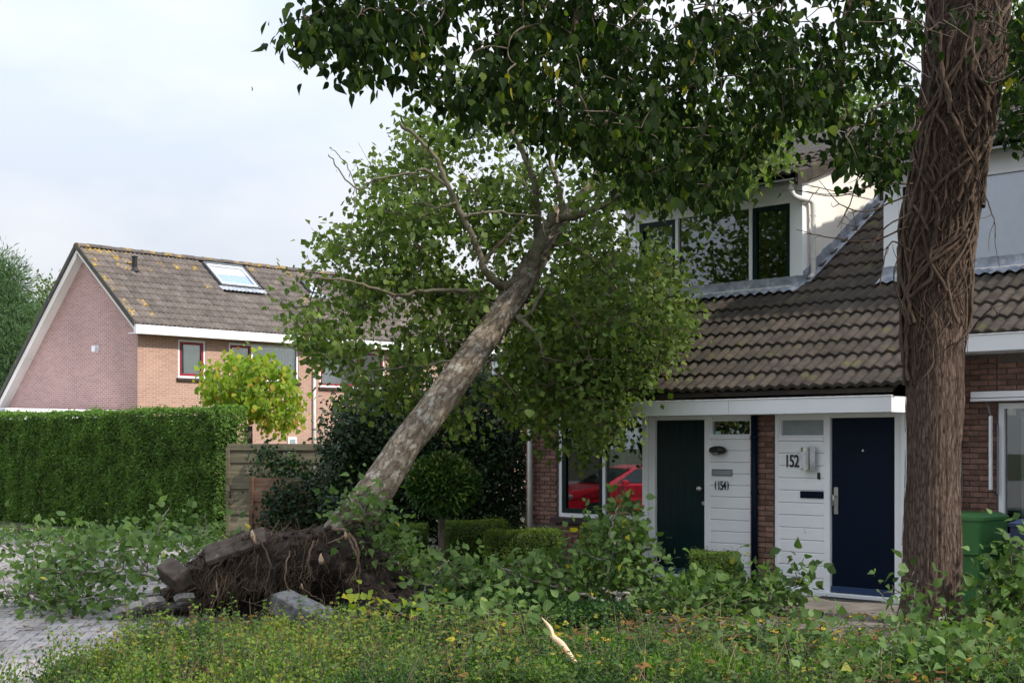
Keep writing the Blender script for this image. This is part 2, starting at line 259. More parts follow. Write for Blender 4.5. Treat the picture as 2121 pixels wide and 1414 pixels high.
def mesh_np(name, verts, faces, rnd=None, uv=None, smooth=False):
    """faces: list of int arrays (m,k)"""
    me = bpy.data.meshes.new(name); verts = np.asarray(verts, dtype=np.float32)
    me.vertices.add(len(verts)); me.vertices.foreach_set('co', verts.ravel())
    loops = np.concatenate([np.asarray(f, dtype=np.int32).ravel() for f in faces])
    tot = np.concatenate([np.full(len(f), np.asarray(f).shape[1], dtype=np.int32) for f in faces])
    st = np.concatenate([[0], np.cumsum(tot)[:-1]]).astype(np.int32)
    me.loops.add(len(loops)); me.loops.foreach_set('vertex_index', loops)
    me.polygons.add(len(tot)); me.polygons.foreach_set('loop_start', st); me.polygons.foreach_set('loop_total', tot)
    if smooth: me.polygons.foreach_set('use_smooth', np.ones(len(tot), dtype=bool))
    if rnd is not None:
        a = me.attributes.new('rnd', 'FLOAT', 'POINT'); a.data.foreach_set('value', np.asarray(rnd, dtype=np.float32))
    if uv is not None:
        l = me.uv_layers.new(name='UVMap'); l.data.foreach_set('uv', np.asarray(uv, dtype=np.float32)[loops].ravel())
    me.update(calc_edges=True); me.validate(); return me
class MB:
    """collects boxes, prisms and tubes for ONE mesh"""
    def __init__(s): s.v = []; s.f = []
    def add(s, vs, fs):
        n = len(s.v); s.v += [tuple(map(float, v)) for v in vs]; s.f += [tuple(i+n for i in f) for f in fs]; return s
    def box(s, x0, x1, y0, y1, z0, z1):
        return s.add([(x, y, z) for z in (z0, z1) for y in (y0, y1) for x in (x0, x1)],
                     [(0, 2, 3, 1), (4, 5, 7, 6), (0, 1, 5, 4), (2, 6, 7, 3), (0, 4, 6, 2), (1, 3, 7, 5)])
    def bbox(s, x0, x1, y0, y1, z0, z1, e=0.006):
        """box with chamfered edges (all 12)"""
        vs = []; 
        for sx in (0, 1):
            for sy in (0, 1):
                for sz in (0, 1):
                    X = (x0, x1)[sx]; Y = (y0, y1)[sy]; Z = (z0, z1)[sz]; dx = e*(1-2*sx); dy = e*(1-2*sy); dz = e*(1-2*sz)
                    vs += [(X, Y+dy, Z+dz), (X+dx, Y, Z+dz), (X+dx, Y+dy, Z)]
        i = lambda sx, sy, sz, k: (sx*4+sy*2+sz)*3+k
        fs = [(i(0,0,0,0), i(0,0,1,0), i(0,1,1,0), i(0,1,0,0)), (i(1,0,0,0), i(1,1,0,0), i(1,1,1,0), i(1,0,1,0)),
              (i(0,0,0,1), i(1,0,0,1), i(1,0,1,1), i(0,0,1,1)), (i(0,1,0,1), i(0,1,1,1), i(1,1,1,1), i(1,1,0,1)),
              (i(0,0,0,2), i(0,1,0,2), i(1,1,0,2), i(1,0,0,2)), (i(0,0,1,2), i(1,0,1,2), i(1,1,1,2), i(0,1,1,2))]
        for sx in (0, 1):
            for sy in (0, 1): fs.append((i(sx,sy,0,0), i(sx,sy,1,0), i(sx,sy,1,1), i(sx,sy,0,1)))
            for sz in (0, 1): fs.append((i(sx,0,sz,0), i(sx,1,sz,0), i(sx,1,sz,2), i(sx,0,sz,2)))
        for sy in (0, 1):
            for sz in (0, 1): fs.append((i(0,sy,sz,1), i(1,sy,sz,1), i(1,sy,sz,2), i(0,sy,sz,2)))
        for sx in (0, 1):
            for sy in (0, 1):
                for sz in (0, 1): fs.append((i(sx,sy,sz,0), i(sx,sy,sz,1), i(sx,sy,sz,2)))
        return s.add(vs, fs)
    def prism(s, poly, y0, y1, axis='y'):
        """polygon [(p,q)] extruded: axis y -> (p,y,q); axis x -> (x,p,q)"""
        n = len(poly); f = (lambda p, q, t: (p, t, q)) if axis == 'y' else ((lambda p, q, t: (t, p, q)) if axis == 'x' else (lambda p, q, t: (p, q, t)))
        vs = [f(p, q, y0) for p, q in poly]+[f(p, q, y1) for p, q in poly]
        return s.add(vs, [tuple(range(n)), tuple(range(2*n-1, n-1, -1))]+[(i, i+n, (i+1) % n+n, (i+1) % n) for i in range(n)])
    def tube(s, pts, r, sides=10, caps=True):
        rr = r if hasattr(r, '__len__') else [r]*len(pts)
        v, f, _, _ = tube_arrays([(np.array(pts, float), np.array(rr, float))], sides); n = len(s.v)
        s.v += [tuple(x) for x in v.tolist()]; s.f += [tuple(int(i)+n for i in q) for q in f]
        if caps:
            s.f.append(tuple(n+i for i in range(sides))); s.f.append(tuple(n+(len(pts)-1)*sides+i for i in reversed(range(sides))))
        return s
    def build(s, name, mat, parent=None, world=False, smooth=False):
        me = bpy.data.meshes.new(name); me.from_pydata(s.v, [], s.f); me.update()
        import bmesh
        bm = bmesh.new(); bm.from_mesh(me); bmesh.ops.recalc_face_normals(bm, faces=bm.faces); bm.to_mesh(me); bm.free()
        if smooth:
            for p in me.polygons: p.use_smooth = True
        return link(name, me, mat, parent, world)
def frames(P):
    T = np.gradient(P, axis=0); T /= np.linalg.norm(T, axis=1, keepdims=True)+1e-9
    up = np.array([0, 1.0, 0]) if abs(T[0][1]) < 0.9 else np.array([1.0, 0, 0])
    n = up-T[0]*(up@T[0]); n /= np.linalg.norm(n); Ns = [n]
    for i in range(1, len(P)):
        n = n-T[i]*(n@T[i]); n = n/(np.linalg.norm(n)+1e-9); Ns.append(n)
    Ns = np.array(Ns); return T, Ns, np.cross(T, Ns)
def tube_arrays(paths, sides, rnd=False):
    V = []; Fc = []; Rn = []; UV = []; base = 0
    ang = np.arange(sides)/sides*2*np.pi
    for P, r in paths:
        P = np.asarray(P, float); k = len(P); T, Nn, B = frames(P)
        ring = P[:, None]+np.asarray(r)[:, None, None]*(np.cos(ang)[None, :, None]*Nn[:, None]+np.sin(ang)[None, :, None]*B[:, None])
        V.append(ring.reshape(-1, 3)); j = np.arange(sides); j2 = (j+1) % sides
        for i in range(k-1): Fc.append(np.stack([base+i*sides+j, base+i*sides+j2, base+(i+1)*sides+j2, base+(i+1)*sides+j], 1))
        Rn.append(np.full(k*sides, rng.random())); base += k*sides
        s = np.concatenate([[0], np.cumsum(np.linalg.norm(np.diff(P, axis=0), axis=1))])
        UV.append(np.stack([np.tile(ang/(2*np.pi), k), np.repeat(s, sides)], 1))
    return np.concatenate(V), np.concatenate(Fc), np.concatenate(Rn), np.concatenate(UV)
def tubes(name, paths, sides, mat, parent, world=True, kind=None):
    v, f, r, uv = tube_arrays(paths, sides)
    o = link(name, mesh_np(name, v, [f], r, uv, smooth=True), mat, parent, world)
    if kind: o['kind'] = kind
    return o
def smooth_path(pts, n):
    """Catmull-Rom through pts (k,d) -> n points"""
    P = np.asarray(pts, float); P = np.vstack([2*P[0]-P[1], P, 2*P[-1]-P[-2]]); k = len(P)-3
    t = np.linspace(0, k-1e-6, n); i = t.astype(int); u = (t-i)[:, None]
    a, b, c, d = P[i], P[i+1], P[i+2], P[i+3]
    return 0.5*((2*b)+(-a+c)*u+(2*a-5*b+4*c-d)*u**2+(-a+3*b-3*c+d)*u**3)
def bigtrunk(name, path, radii, sides, rings, mat, parent, disp=0.0, freq=6.0, along=0.7, lump=0.0, world=True):
    P = smooth_path(path, rings); r = np.interp(np.linspace(0, 1, rings), np.linspace(0, 1, len(radii)), radii)
    T, Nn, B = frames(P); s = np.concatenate([[0], np.cumsum(np.linalg.norm(np.diff(P, axis=0), axis=1))])
    ang = np.linspace(0, 2*np.pi, sides+1)
    V = np.zeros((rings, sides+1, 3)); circ = 2*np.pi*float(np.mean(r))
    for i in range(rings):
        for j in range(sides+1):
            a = ang[j] if j < sides else 0.0
            ca, sa = math.cos(a), math.sin(a)
            d = 0.0
            if disp:
                q = mnoise.noise((ca*freq, sa*freq, s[i]*along*freq*0.35)); d += disp*(abs(q)*2.2-0.6)
                d += disp*0.5*mnoise.noise((ca*freq*3, sa*freq*3, s[i]*freq*0.8))
            if lump: d += lump*mnoise.noise((ca*1.3+5, sa*1.3, s[i]*1.1))
            V[i, j] = P[i]+(r[i]+d)*(ca*Nn[i]+sa*B[i])
    idx = np.arange(rings*(sides+1)).reshape(rings, sides+1)
    f = np.stack([idx[:-1, :-1], idx[:-1, 1:], idx[1:, 1:], idx[1:, :-1]], -1).reshape(-1, 4)
    uv = np.stack([np.tile(ang/(2*np.pi)*circ, rings), np.repeat(s, sides+1)], 1)
    return link(name, mesh_np(name, V.reshape(-1, 3), [f], None, uv, smooth=True), mat, parent, world), P
# leaves ------------------------------------------------------------
def _leaf():
    lv = [(.10, .19, .0), (.28, .31, -.005), (.48, .30, -.02), (.68, .20, -.05), (.87, .085, -.095)]; V = [(0, 0, 0)]
    for y, w, z in lv: V += [(-w, y, z+w*.22), (0, y, z), (w, y, z+w*.22)]
    V.append((0, 1.06, -.15)); T = [(0, 2, 1), (0, 3, 2), (13, 14, 16), (14, 15, 16)]; Q = []
    for i in range(4): b = 1+3*i; Q += [(b, b+1, b+4, b+3), (b+1, b+2, b+5, b+4)]
    return np.array(V), np.array(T), np.array(Q)
LEAF_V, LEAF_T, LEAF_Q = _leaf()
SML_V = np.array([(0, 0, 0), (-.28, .5, .06), (.28, .5, .06), (0, 1, -.04)]); SML_T = np.array([(0, 3, 1), (0, 2, 3)])
def norm(a): return a/(np.linalg.norm(a, axis=-1, keepdims=True)+1e-9)
def leaf_axes(D, U):
    D = norm(D); X = norm(np.cross(D, U)); Z = np.cross(X, D); return X, D, Z
def foliage(name, P, D, U, S, rnd, mat, parent, hi=False, world=True, kind='stuff', wide=1.0):
    n = len(P); X, Y, Z = leaf_axes(D, U)
    LV = (LEAF_V if hi else SML_V)*np.array([wide, 1, 1]); k = len(LV)
    wv = (.68+.5*rng.random(n))[:, None, None]; cv = (.2+2.6*rng.random(n)**2)[:, None, None]; tw_ = (rng.normal(size=n)*.25)[:, None, None]      # every leaf its own width, curl and twist
    V = P[:, None]+S[:, None, None]*(wv*LV[None, :, 0, None]*X[:, None]+LV[None, :, 1, None]*Y[:, None]+(cv*LV[None, :, 2, None]+tw_*LV[None, :, 0, None]*LV[None, :, 1, None])*Z[:, None])
    off = (np.arange(n)*k)[:, None, None]
    fs = [(off+LEAF_T[None]).reshape(-1, 3), (off+LEAF_Q[None]).reshape(-1, 4)] if hi else [(off+SML_T[None]).reshape(-1, 3)]
    o = link(name, mesh_np(name, V.reshape(-1, 3), fs, np.repeat(rnd, k)), mat, parent, world)
    if kind: o['kind'] = kind
    return o
LEAFMESH = {}
def leaf_mesh(mat, b, wide):
    key = (mat.name, b, wide)
    if key not in LEAFMESH:
        v = LEAF_V*np.array([wide*(.78, 1.05, .9, 1.15, .72, 1.0)[b], 1, 1]); v[:, 2] *= (.5, 1.1, 2.2, .8, 2.6, 1.5)[b]; v[:, 2] += v[:, 0]*v[:, 1]*(.3, -.2, .1, -.35, .25, 0)[b]
        LEAFMESH[key] = mesh_np('leaf', v, [LEAF_T, LEAF_Q], np.full(len(v), (b+0.5)/6)); LEAFMESH[key].materials.append(mat)
    return LEAFMESH[key]
def leaf_parts(P, D, U, S, rnd, mat, parent, wide=1.0):
    X, Y, Z = leaf_axes(D, U); pl = np.array(wloc(parent))
    for i in range(len(P)):
        b = min(5, int(rnd[i]*6)); o = bpy.data.objects.new('leaf', leaf_mesh(mat, b, wide)); COL.objects.link(o); o.parent = parent
        s = S[i]; p = P[i]-pl
        o.matrix_basis = Matrix(((X[i][0]*s, Y[i][0]*s, Z[i][0]*s, p[0]), (X[i][1]*s, Y[i][1]*s, Z[i][1]*s, p[1]), (X[i][2]*s, Y[i][2]*s, Z[i][2]*s, p[2]), (0, 0, 0, 1)))
def leaves_split(parent, P, D, U, S, rnd, mat, cap, hi=True, wide=1.0, name='foliage'):
    """the `cap` leaves that show largest become objects of their own, the rest one mesh"""
    px = CX+F*P[:, 0]/P[:, 1]; py = YH-F*(P[:, 2]-EYE)/P[:, 1]
    score = S/P[:, 1]*((px > 5) & (px < 2110) & (py > 5) & (py < 1405))
    order = np.argsort(-score); a, b = order[:cap], order[cap:]
    if len(b): foliage(name, P[b], D[b], U[b], S[b], rnd[b], mat, parent, hi=hi, wide=wide)
    if len(a): leaf_parts(P[a], D[a], U[a], S[a], rnd[a], mat, parent, wide)
def rvec(n): return norm(rng.normal(size=(n, 3)))
def inpoly(px, py, poly):
    poly = np.asarray(poly, float); c = np.zeros(len(px), bool); j = len(poly)-1
    for i in range(len(poly)):
        xi, yi = poly[i]; xj, yj = poly[j]
        c ^= ((yi > py) != (yj > py)) & (px < (xj-xi)*(py-yi)/(yj-yi+1e-12)+xi); j = i
    return c
def sample_poly(poly, n):
    poly = np.asarray(poly, float); lo, hi = poly.min(0), poly.max(0); out = np.zeros((0, 2))
    while len(out) < n:
        q = rng.random((n*3, 2))*(hi-lo)+lo; out = np.vstack([out, q[inpoly(q[:, 0], q[:, 1], poly)]])
    return out[:n]
def seg_hits(P, line, pad=0.0, extra=0.0):
    """which points P lie, as seen by the camera, over a limb given as (px,py,D,half width) and nearer than it"""
    px = CX+F*P[:, 0]/P[:, 1]; py = YH-F*(P[:, 2]-EYE)/P[:, 1]; hit = np.zeros(len(P), bool)
    for (x0, y0, d0, w0), (x1, y1, d1, w1) in zip(line[:-1], line[1:]):
        dx, dy = x1-x0, y1-y0; t = np.clip(((px-x0)*dx+(py-y0)*dy)/(dx*dx+dy*dy), 0, 1)
        hit |= (np.hypot(px-x0-t*dx, py-y0-t*dy) < w0+(w1-w0)*t+pad) & (P[:, 1] < d0+(d1-d0)*t+extra)
    return hit
def grow(nodes, targets, r0=0.014, r1=0.003, sag=0.08, wob=0.06, npt=7, maxlen=None):
    """connect every target to the nearest part of the skeleton with a curved twig; twigs become skeleton"""
    nodes = [np.asarray(n, float) for n in nodes]; buf = np.zeros((len(nodes)+len(targets)*npt, 3)); buf[:len(nodes)] = nodes; m = len(nodes)
    d0 = np.array([np.min(np.linalg.norm(buf[:m]-t, axis=1)) for t in targets]); out = []
    for ti in np.argsort(d0):
        t = targets[ti]; d = np.linalg.norm(buf[:m]-t, axis=1); i = int(np.argmin(d)); s = buf[i]; Ln = d[i]
        if Ln < 0.05: Ln = 0.05
        u = np.linspace(0, 1, npt)[:, None]; side = rng.normal(size=3); 
        P = s+(t-s)*u+np.sin(u*np.pi)*(side*wob*Ln*1.6+np.array([0, 0, sag*Ln]))+np.cumsum(rng.normal(size=(npt, 3)), 0)*wob*0.25*Ln*u
        out.append((P, np.linspace(min(r0, 0.004+0.012*Ln), r1, npt), ti)); buf[m:m+npt-1] = P[1:]; m += npt-1
    return out

# ================================================================== SETTING: ground, road, path
def grid_sheet(name, poly_fn, x0, x1, y0, y1, nx, ny, zf, mat, kind='structure'):
    xs = np.linspace(x0, x1, nx); ys = np.linspace(y0, y1, ny); V = []; 
    for y in ys:
        for x in xs: V.append((x, y, zf(x, y)))
    idx = np.arange(nx*ny).reshape(ny, nx); f = np.stack([idx[:-1, :-1], idx[:-1, 1:], idx[1:, 1:], idx[1:, :-1]], -1).reshape(-1, 4)
    V = np.array(V)
    if poly_fn is not None:
        c = V[f].mean(1); f = f[poly_fn(c[:, 0], c[:, 1])]
    o = link(name, mesh_np(name, V, [f], smooth=True), mat); o['kind'] = kind; return o
g = MB().add([(-400, -60, 0), (400, -60, 0), (400, 900, 0), (-400, 900, 0)], [(0, 1, 2, 3)]).build('ground', GROUNDM); tag(g, 'bare earth and short grass around the houses', None, None, 'structure')
st_ = MB(); st_.prism([(-45, -40), (14, -40), (14, 6.8), (-9.6, 6.8), (-9.6, 29), (-16, 33), (-45, 33)], 0.0, 0.03, 'z'); st_ = st_.build('street', PAVER); tag(st_, 'paved street on which the photographer stands', None, None, 'structure')
ROAD = [(-9.59, 6.81), (-3.75, 6.81), (-3.60, 9.5), (-3.45, 11), (-3.15, 12.6), (-2.80, 14.3), (-2.6, 15.2), (-2.9, 18), (-4.6, 24.5), (-9.59, 29)]
rd = MB().prism(ROAD, 0.0, 0.006, 'z').build('brick_road', PAVJ); tag(rd, 'grey brick paved road in herringbone bond at the left', None, None, 'structure')
def build_pavers():
    c = 0.105; th = R(8); ct, st = math.cos(th), math.sin(th); cells = []
    for x in range(-130, 40):
        for y in range(20, 290):
            k = (x-y) % 4
            if k == 0: cx, cy, v = (x+1)*c, (y+.5)*c, 0
            elif k == 3: cx, cy, v = (x+.5)*c, (y+1)*c, 1
            else: continue
            cells.append((cx*ct-cy*st, cx*st+cy*ct, v))
    C_ = np.array(cells); C_ = C_[inpoly(C_[:, 0], C_[:, 1], ROAD)]; C_ = C_[(C_[:, 0] > -9.5) & (C_[:, 1] > 8.2)]
    C_ = C_[~((np.abs(C_[:, 0]+2.3) < 0.95) & (np.abs(C_[:, 1]-14.7) < 0.55))]
    px = CX+F*C_[:, 0]/C_[:, 1]; py = YH+F*EYE/C_[:, 1]
    vis = (px > -10) & (py < 1420); order = np.argsort(np.where(vis, C_[:, 1], 1e6)); near, far = order[:300], order[300:]
    meshes = []
    for b in range(6):
        m = MB().bbox(-.1, .1, -.0475, .0475, -.03, .03, .006); me = bpy.data.meshes.new('paver'); me.from_pydata(m.v, [], m.f); me.update()
        at = me.attributes.new('rnd', 'FLOAT', 'POINT'); at.data.foreach_set('value', np.full(len(me.vertices), (b+.5)/6, dtype=np.float32)); me.materials.append(PAVER); meshes.append(me)
    for i in near:
        x, y, v = C_[i]; o = bpy.data.objects.new('paver', random.choice(meshes)); COL.objects.link(o); o.parent = rd
        o.location = (x, y, 0.006+random.uniform(-.004, .004)); o.rotation_euler = (random.uniform(-.015, .015), random.uniform(-.015, .015), th+(R(90) if v else 0)+random.uniform(-.02, .02))
    V = []; Fq = []; rn = []; proto = np.array(MB().box(-.1, .1, -.0475, .0475, -.03, .03).v)
    fq = np.array([(4, 5, 7, 6), (0, 1, 5, 4), (2, 6, 7, 3), (0, 4, 6, 2), (1, 3, 7, 5)])
    for n, i in enumerate(far):
        x, y, v = C_[i]; a = th+(R(90) if v else 0); ca, sa = math.cos(a), math.sin(a)
        P = proto.copy(); P = np.stack([P[:, 0]*ca-P[:, 1]*sa+x, P[:, 0]*sa+P[:, 1]*ca+y, P[:, 2]+.006+random.uniform(-.004, .004)], 1)
        V.append(P); Fq.append(fq+8*n); rn += [random.random()]*8
    o = link('pavers', mesh_np('pavers', np.concatenate(V), [np.concatenate(Fq)], rn), PAVER, rd); o['kind'] = 'stuff'
    return meshes
PAVMESH = build_pavers()

# ================================================================== NEAR TERRACE (two houses under one roof line)
OD = (EYE-0.10)*F/(1226-YH); OX = (1720-CX)/F*OD
AX = np.array([2960, -2945.0]); AX /= np.linalg.norm(AX); HROT = math.atan2(AX[1], AX[0]); WX = np.array([-AX[1], AX[0]])
def hw(a, b, z=0.0): return np.array([OX+AX[0]*a+WX[0]*b, OD+AX[1]*a+WX[1]*b, z])   # terrace frame -> world
def to_h(P):
    P = np.atleast_2d(P); d = P[:, :2]-np.array([OX, OD]); return np.stack([d@AX, d@WX, P[:, 2]], 1)
PITCH = R(34); TB0, TROW, TW = -0.38, 0.33, 0.30
def rz(b): return 2.454+(b+.32)*math.tan(PITCH)
HA = thing('terrace_house', 'brick terrace house numbered 154 with dark green door, hit by the fallen tree', 'house', (OX, OD, 0), HROT)
HB = thing('terrace_house', 'brick terrace house numbered 152 with navy blue door behind the standing tree', 'house', (OX, OD, 0), HROT)

def brick_meshes(mat, lx=.21, lz=.053, ly=.05):
    out = []
    for b in range(7):
        e = .004; x, z = lx/2, lz/2
        v = [(-x, ly, -z), (x, ly, -z), (x, ly, z), (-x, ly, z), (-x, e, -z), (x, e, -z), (x, e, z), (-x, e, z), (-x+e, 0, -z+e), (x-e, 0, -z+e), (x-e, 0, z-e), (-x+e, 0, z-e)]
        f = [(8, 9, 10, 11), (4, 5, 9, 8), (5, 6, 10, 9), (6, 7, 11, 10), (7, 4, 8, 11), (0, 1, 5, 4), (1, 2, 6, 5), (2, 3, 7, 6), (3, 0, 4, 7)]
        me = bpy.data.meshes.new('brick'); me.from_pydata(v, [], f); me.update()
        at = me.attributes.new('rnd', 'FLOAT', 'POINT'); at.data.foreach_set('value', np.full(12, (b+.5)/7, dtype=np.float32)); me.materials.append(mat); out.append(me)
    return out
BM = brick_meshes(BRICKR); PM_ = brick_meshes(PLINTH, .06, .10)
def brickwork(parent, rects, y, meshes=BM, course=.0625, pitch=.22):
    """running bond over rectangles (x0,x1,z0,z1) in the wall's plane; every brick its own object"""
    n = 0
    for (x0, x1, z0, z1) in rects:
        k0 = int(math.ceil(z0/course-1e-6)); k1 = int(z1/course+1e-6)
        for k in range(k0, k1):
            off = (k % 2)*pitch/2; i0 = int(math.floor((x0-off)/pitch)); i1 = int(math.ceil((x1-off)/pitch))
            for i in range(i0, i1):
                a = max(x0, off+i*pitch); b = min(x1, off+(i+1)*pitch)
                if b-a < .05: continue
                o = bpy.data.objects.new('brick', random.choice(meshes)); COL.objects.link(o); o.parent = parent; n += 1
                o.location = ((a+b)/2, y+random.uniform(-.0015, .0015), (k+.5)*course); o.scale = ((b-a-.01)/.21, 1, 1)
    return n
def tile_meshes(mat, w=TW, ln=.40, amp=.034):
    out = []; k = 15; xs = np.linspace(0, w, k)
    prof = amp*(0.5+0.5*np.cos((xs/w*2-0.5)*2*np.pi))**0.75
    for b in range(7):
        V = [];
        for (y, dz) in ((0.0, 0.040), (0.012, 0.046), (ln, 0.004)):
            V += [(x, y, p+dz) for x, p in zip(xs, prof)]
        V += [(x, 0.0, p+0.0) for x, p in zip(xs, prof*0.9)]
        f = []
        for r in (0, 1): f += [(r*k+i, r*k+i+1, (r+1)*k+i+1, (r+1)*k+i) for i in range(k-1)]
        f += [(3*k+i, 3*k+i+1, i+1, i) for i in range(k-1)]
        f += [(0, k, 2*k, 3*k), (k-1, 3*k+k-1, 2*k+k-1, k+k-1)]
        me = mesh_np('tile', np.array(V), [np.array([q for q in f])], np.full(len(V), (b+.5)/7)); me.materials.append(mat); out.append(me)
    return out
TM = tile_meshes(TILE)
def place_tile(parent, meshes, x, y, z, pitch):
    o = bpy.data.objects.new('tile', random.choice(meshes)); COL.objects.link(o); o.parent = parent
    o.location = (x, y, z); o.rotation_euler = (pitch+random.uniform(-.008, .008), random.uniform(-.006, .006), random.uniform(-.006, .006)); return o

def window(root, x0, x1, z0, z1, y, fr=.05, mull=(), frame=WHITE, depth=.09, sashes=(), glassmat=GLASS, sill=None, silld=.12, name='window'):
    """outer frame with mullions; sashes = [(x0,x1,material,width)]; panes between"""
    m = MB(); m.box(x0, x0+fr, y, y+depth, z0, z1); m.box(x1-fr, x1, y, y+depth, z0, z1); m.box(x0+fr, x1-fr, y, y+depth, z0, z0+fr); m.box(x0+fr, x1-fr, y, y+depth, z1-fr, z1)
    for q in mull: m.box(q-fr/2, q+fr/2, y+.001, y+depth, z0+fr, z1-fr)
    wdw = m.build(name, frame, root); edges = [x0+fr]+[e for q in mull for e in (q-fr/2, q+fr/2)]+[x1-fr]
    for i in range(0, len(edges), 2):
        a, b = edges[i], edges[i+1]; s = [q for q in sashes if abs(q[0]-i//2) < .1]
        za, zb = z0+fr, z1-fr
        if s:
            _, smat, sw = s[0]; q = MB(); q.box(a+.004, a+sw, y+.012, y+depth-.01, za+.004, zb-.004); q.box(b-sw, b-.004, y+.012, y+depth-.01, za+.004, zb-.004)
            q.box(a+sw, b-sw, y+.012, y+depth-.01, za+.004, za+sw); q.box(a+sw, b-sw, y+.012, y+depth-.01, zb-sw, zb-.004); q.build('sash', smat, wdw)
            a, b, za, zb = a+sw, b-sw, za+sw, zb-sw
        MB().box(a, b, y+depth*.45, y+depth*.45+.006, za, zb).build('pane', glassmat, wdw)
    if sill is not None: MB().bbox(x0-.06, x1+.06, y-silld, y+.03, z0-.09, z0-.004, .008).build('sill', sill, wdw)
    return wdw
def curtain(parent, x0, x1, z0, z1, y, mat, waves=12, amp=.02, name='curtain'):
    n = waves*8; xs = np.linspace(x0, x1, n); V = np.concatenate([np.stack([xs, y+amp*np.sin(np.linspace(0, waves*2*np.pi, n)+s), np.full(n, z)], 1) for z, s in ((z0, .4), (z1, 0))])
    i = np.arange(n-1); return link(name, mesh_np(name, V, [np.stack([i, i+1, n+i+1, n+i], 1)], smooth=True), mat, parent)

MB_B = .95                                             # main wall plane, set back behind the porch
def walls(root, a0, a1, wx0, wx1, wz0, wz1, end, party):
    w = MB(); y0, y1 = MB_B+.02, MB_B+.25
    w.box(a0, wx0, y0, y1, 0, 2.95); w.box(wx1, a1, y0, y1, 0, 2.95); w.box(wx0, wx1, y0, y1, 0, wz0); w.box(wx0, wx1, y0, y1, wz1, 2.95)
    for x in (end, party):                               # gable end and party wall up to the roof
        w.prism([(MB_B+.25, 0), (10.6, 0), (10.6, 4.2), (6.4, rz(6.4)-.15), (MB_B+.25, rz(MB_B+.25)-.15)], x-.1, x+.1, 'x')
    w.box(min(end, party), max(end, party), 10.4, 10.6, 0, 4.2)
    return w.build('wall', MORTAR, root)
WA = walls(HA, -5.78, -2.66, -5.14, -3.42, .74, 2.22, -5.68, -1.03)
brickwork(WA, [(-5.78, -5.15, .62, 2.75), (-5.15, -3.2, .12, .63), (-5.15, -3.1, 2.23, 2.62)], MB_B)
WB = walls(HB, .98, 4.1, 1.54, 3.26, .74, 2.24, 4.0, -.82)
brickwork(WB, [(1.02, 1.53, .35, 2.75), (1.53, 2.2, .3, .65), (1.53, 2.2, 2.3, 2.7)], MB_B)
# dark interior rooms
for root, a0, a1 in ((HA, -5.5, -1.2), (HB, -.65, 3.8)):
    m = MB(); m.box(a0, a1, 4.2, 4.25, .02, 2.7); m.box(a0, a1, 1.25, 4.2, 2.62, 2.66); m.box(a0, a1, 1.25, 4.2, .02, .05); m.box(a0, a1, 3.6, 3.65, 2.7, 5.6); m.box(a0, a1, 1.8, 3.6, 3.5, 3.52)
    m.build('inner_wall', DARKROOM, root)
    MB().box(a0, -1.2 if root is HA else a1, .3, .34, .1, 2.1)
# --- roofs
def roof_slab(root, pieces, ridge=(6.4, rz(6.4))):
    m = MB(); t = .05
    for (a0, a1, b0, b1) in pieces: m.prism([(b0, rz(b0)-.03), (b1, rz(b1)-.03), (b1, rz(b1)-.03-t), (b0, rz(b0)-.03-t)], a0, a1, 'x')
    A0 = min(p[0] for p in pieces); A1 = max(p[1] for p in pieces)
    m.prism([(6.4, rz(6.4)-.03), (10.9, 4.1), (10.9, 4.02), (6.4, rz(6.4)-.12)], A0, A1, 'x')
    return m.build('roof', TILE, root)
RA = roof_slab(HA, [(-5.92, -4.45, .46, 6.4), (-4.45, -2.72, .46, 1.75), (-2.72, -1.53, -.36, 1.75), (-1.53, -1.34, -.36, 6.4)])
RB = roof_slab(HB, [(-1.33, -.36, -.36, 6.4), (-.36, 1.0, -.36, 1.75), (1.0, 2.7, .46, 1.75), (2.7, 4.2, .46, 6.4)])
DSL = .36; DP = math.atan(DSL)
def tile_roof():
    for i in range(-11, 24):
        x = -2.72+i*TW; own = RA if x < -1.5 else RB; root_inside = (-4.5 < x+.15 < -1.52) or (-.30 < x+.15 < 2.7); porch = -2.73 < x < .9
        for k in range(0 if porch else 3, 21):
            b = TB0+k*TROW*math.cos(PITCH)
            if root_inside and b > 1.52: break
            if b > 6.2: break
            if not root_inside and (x < -4.6 or x > 2.5) and b > 3.0: break
            if not root_inside and -1.6 < x < -.2 and b > 4.6: break
            place_tile(own, TM, x, b, rz(b)-.01, PITCH)
    for own, a0, a1 in ((RA, -4.62, -1.40), (RB, -.42, 2.9)):
        n = int(round((a1-a0)/TW)); st = (a1-a0)/n
        for i in range(n):
            for k in range(0, 6):
                b = 1.46+k*TROW*math.cos(DP); o = place_tile(own, TM, a0+i*st, b, 5.24+(b-1.46)*DSL, DP); o.scale = (st/TW, 1, 1)
tile_roof()
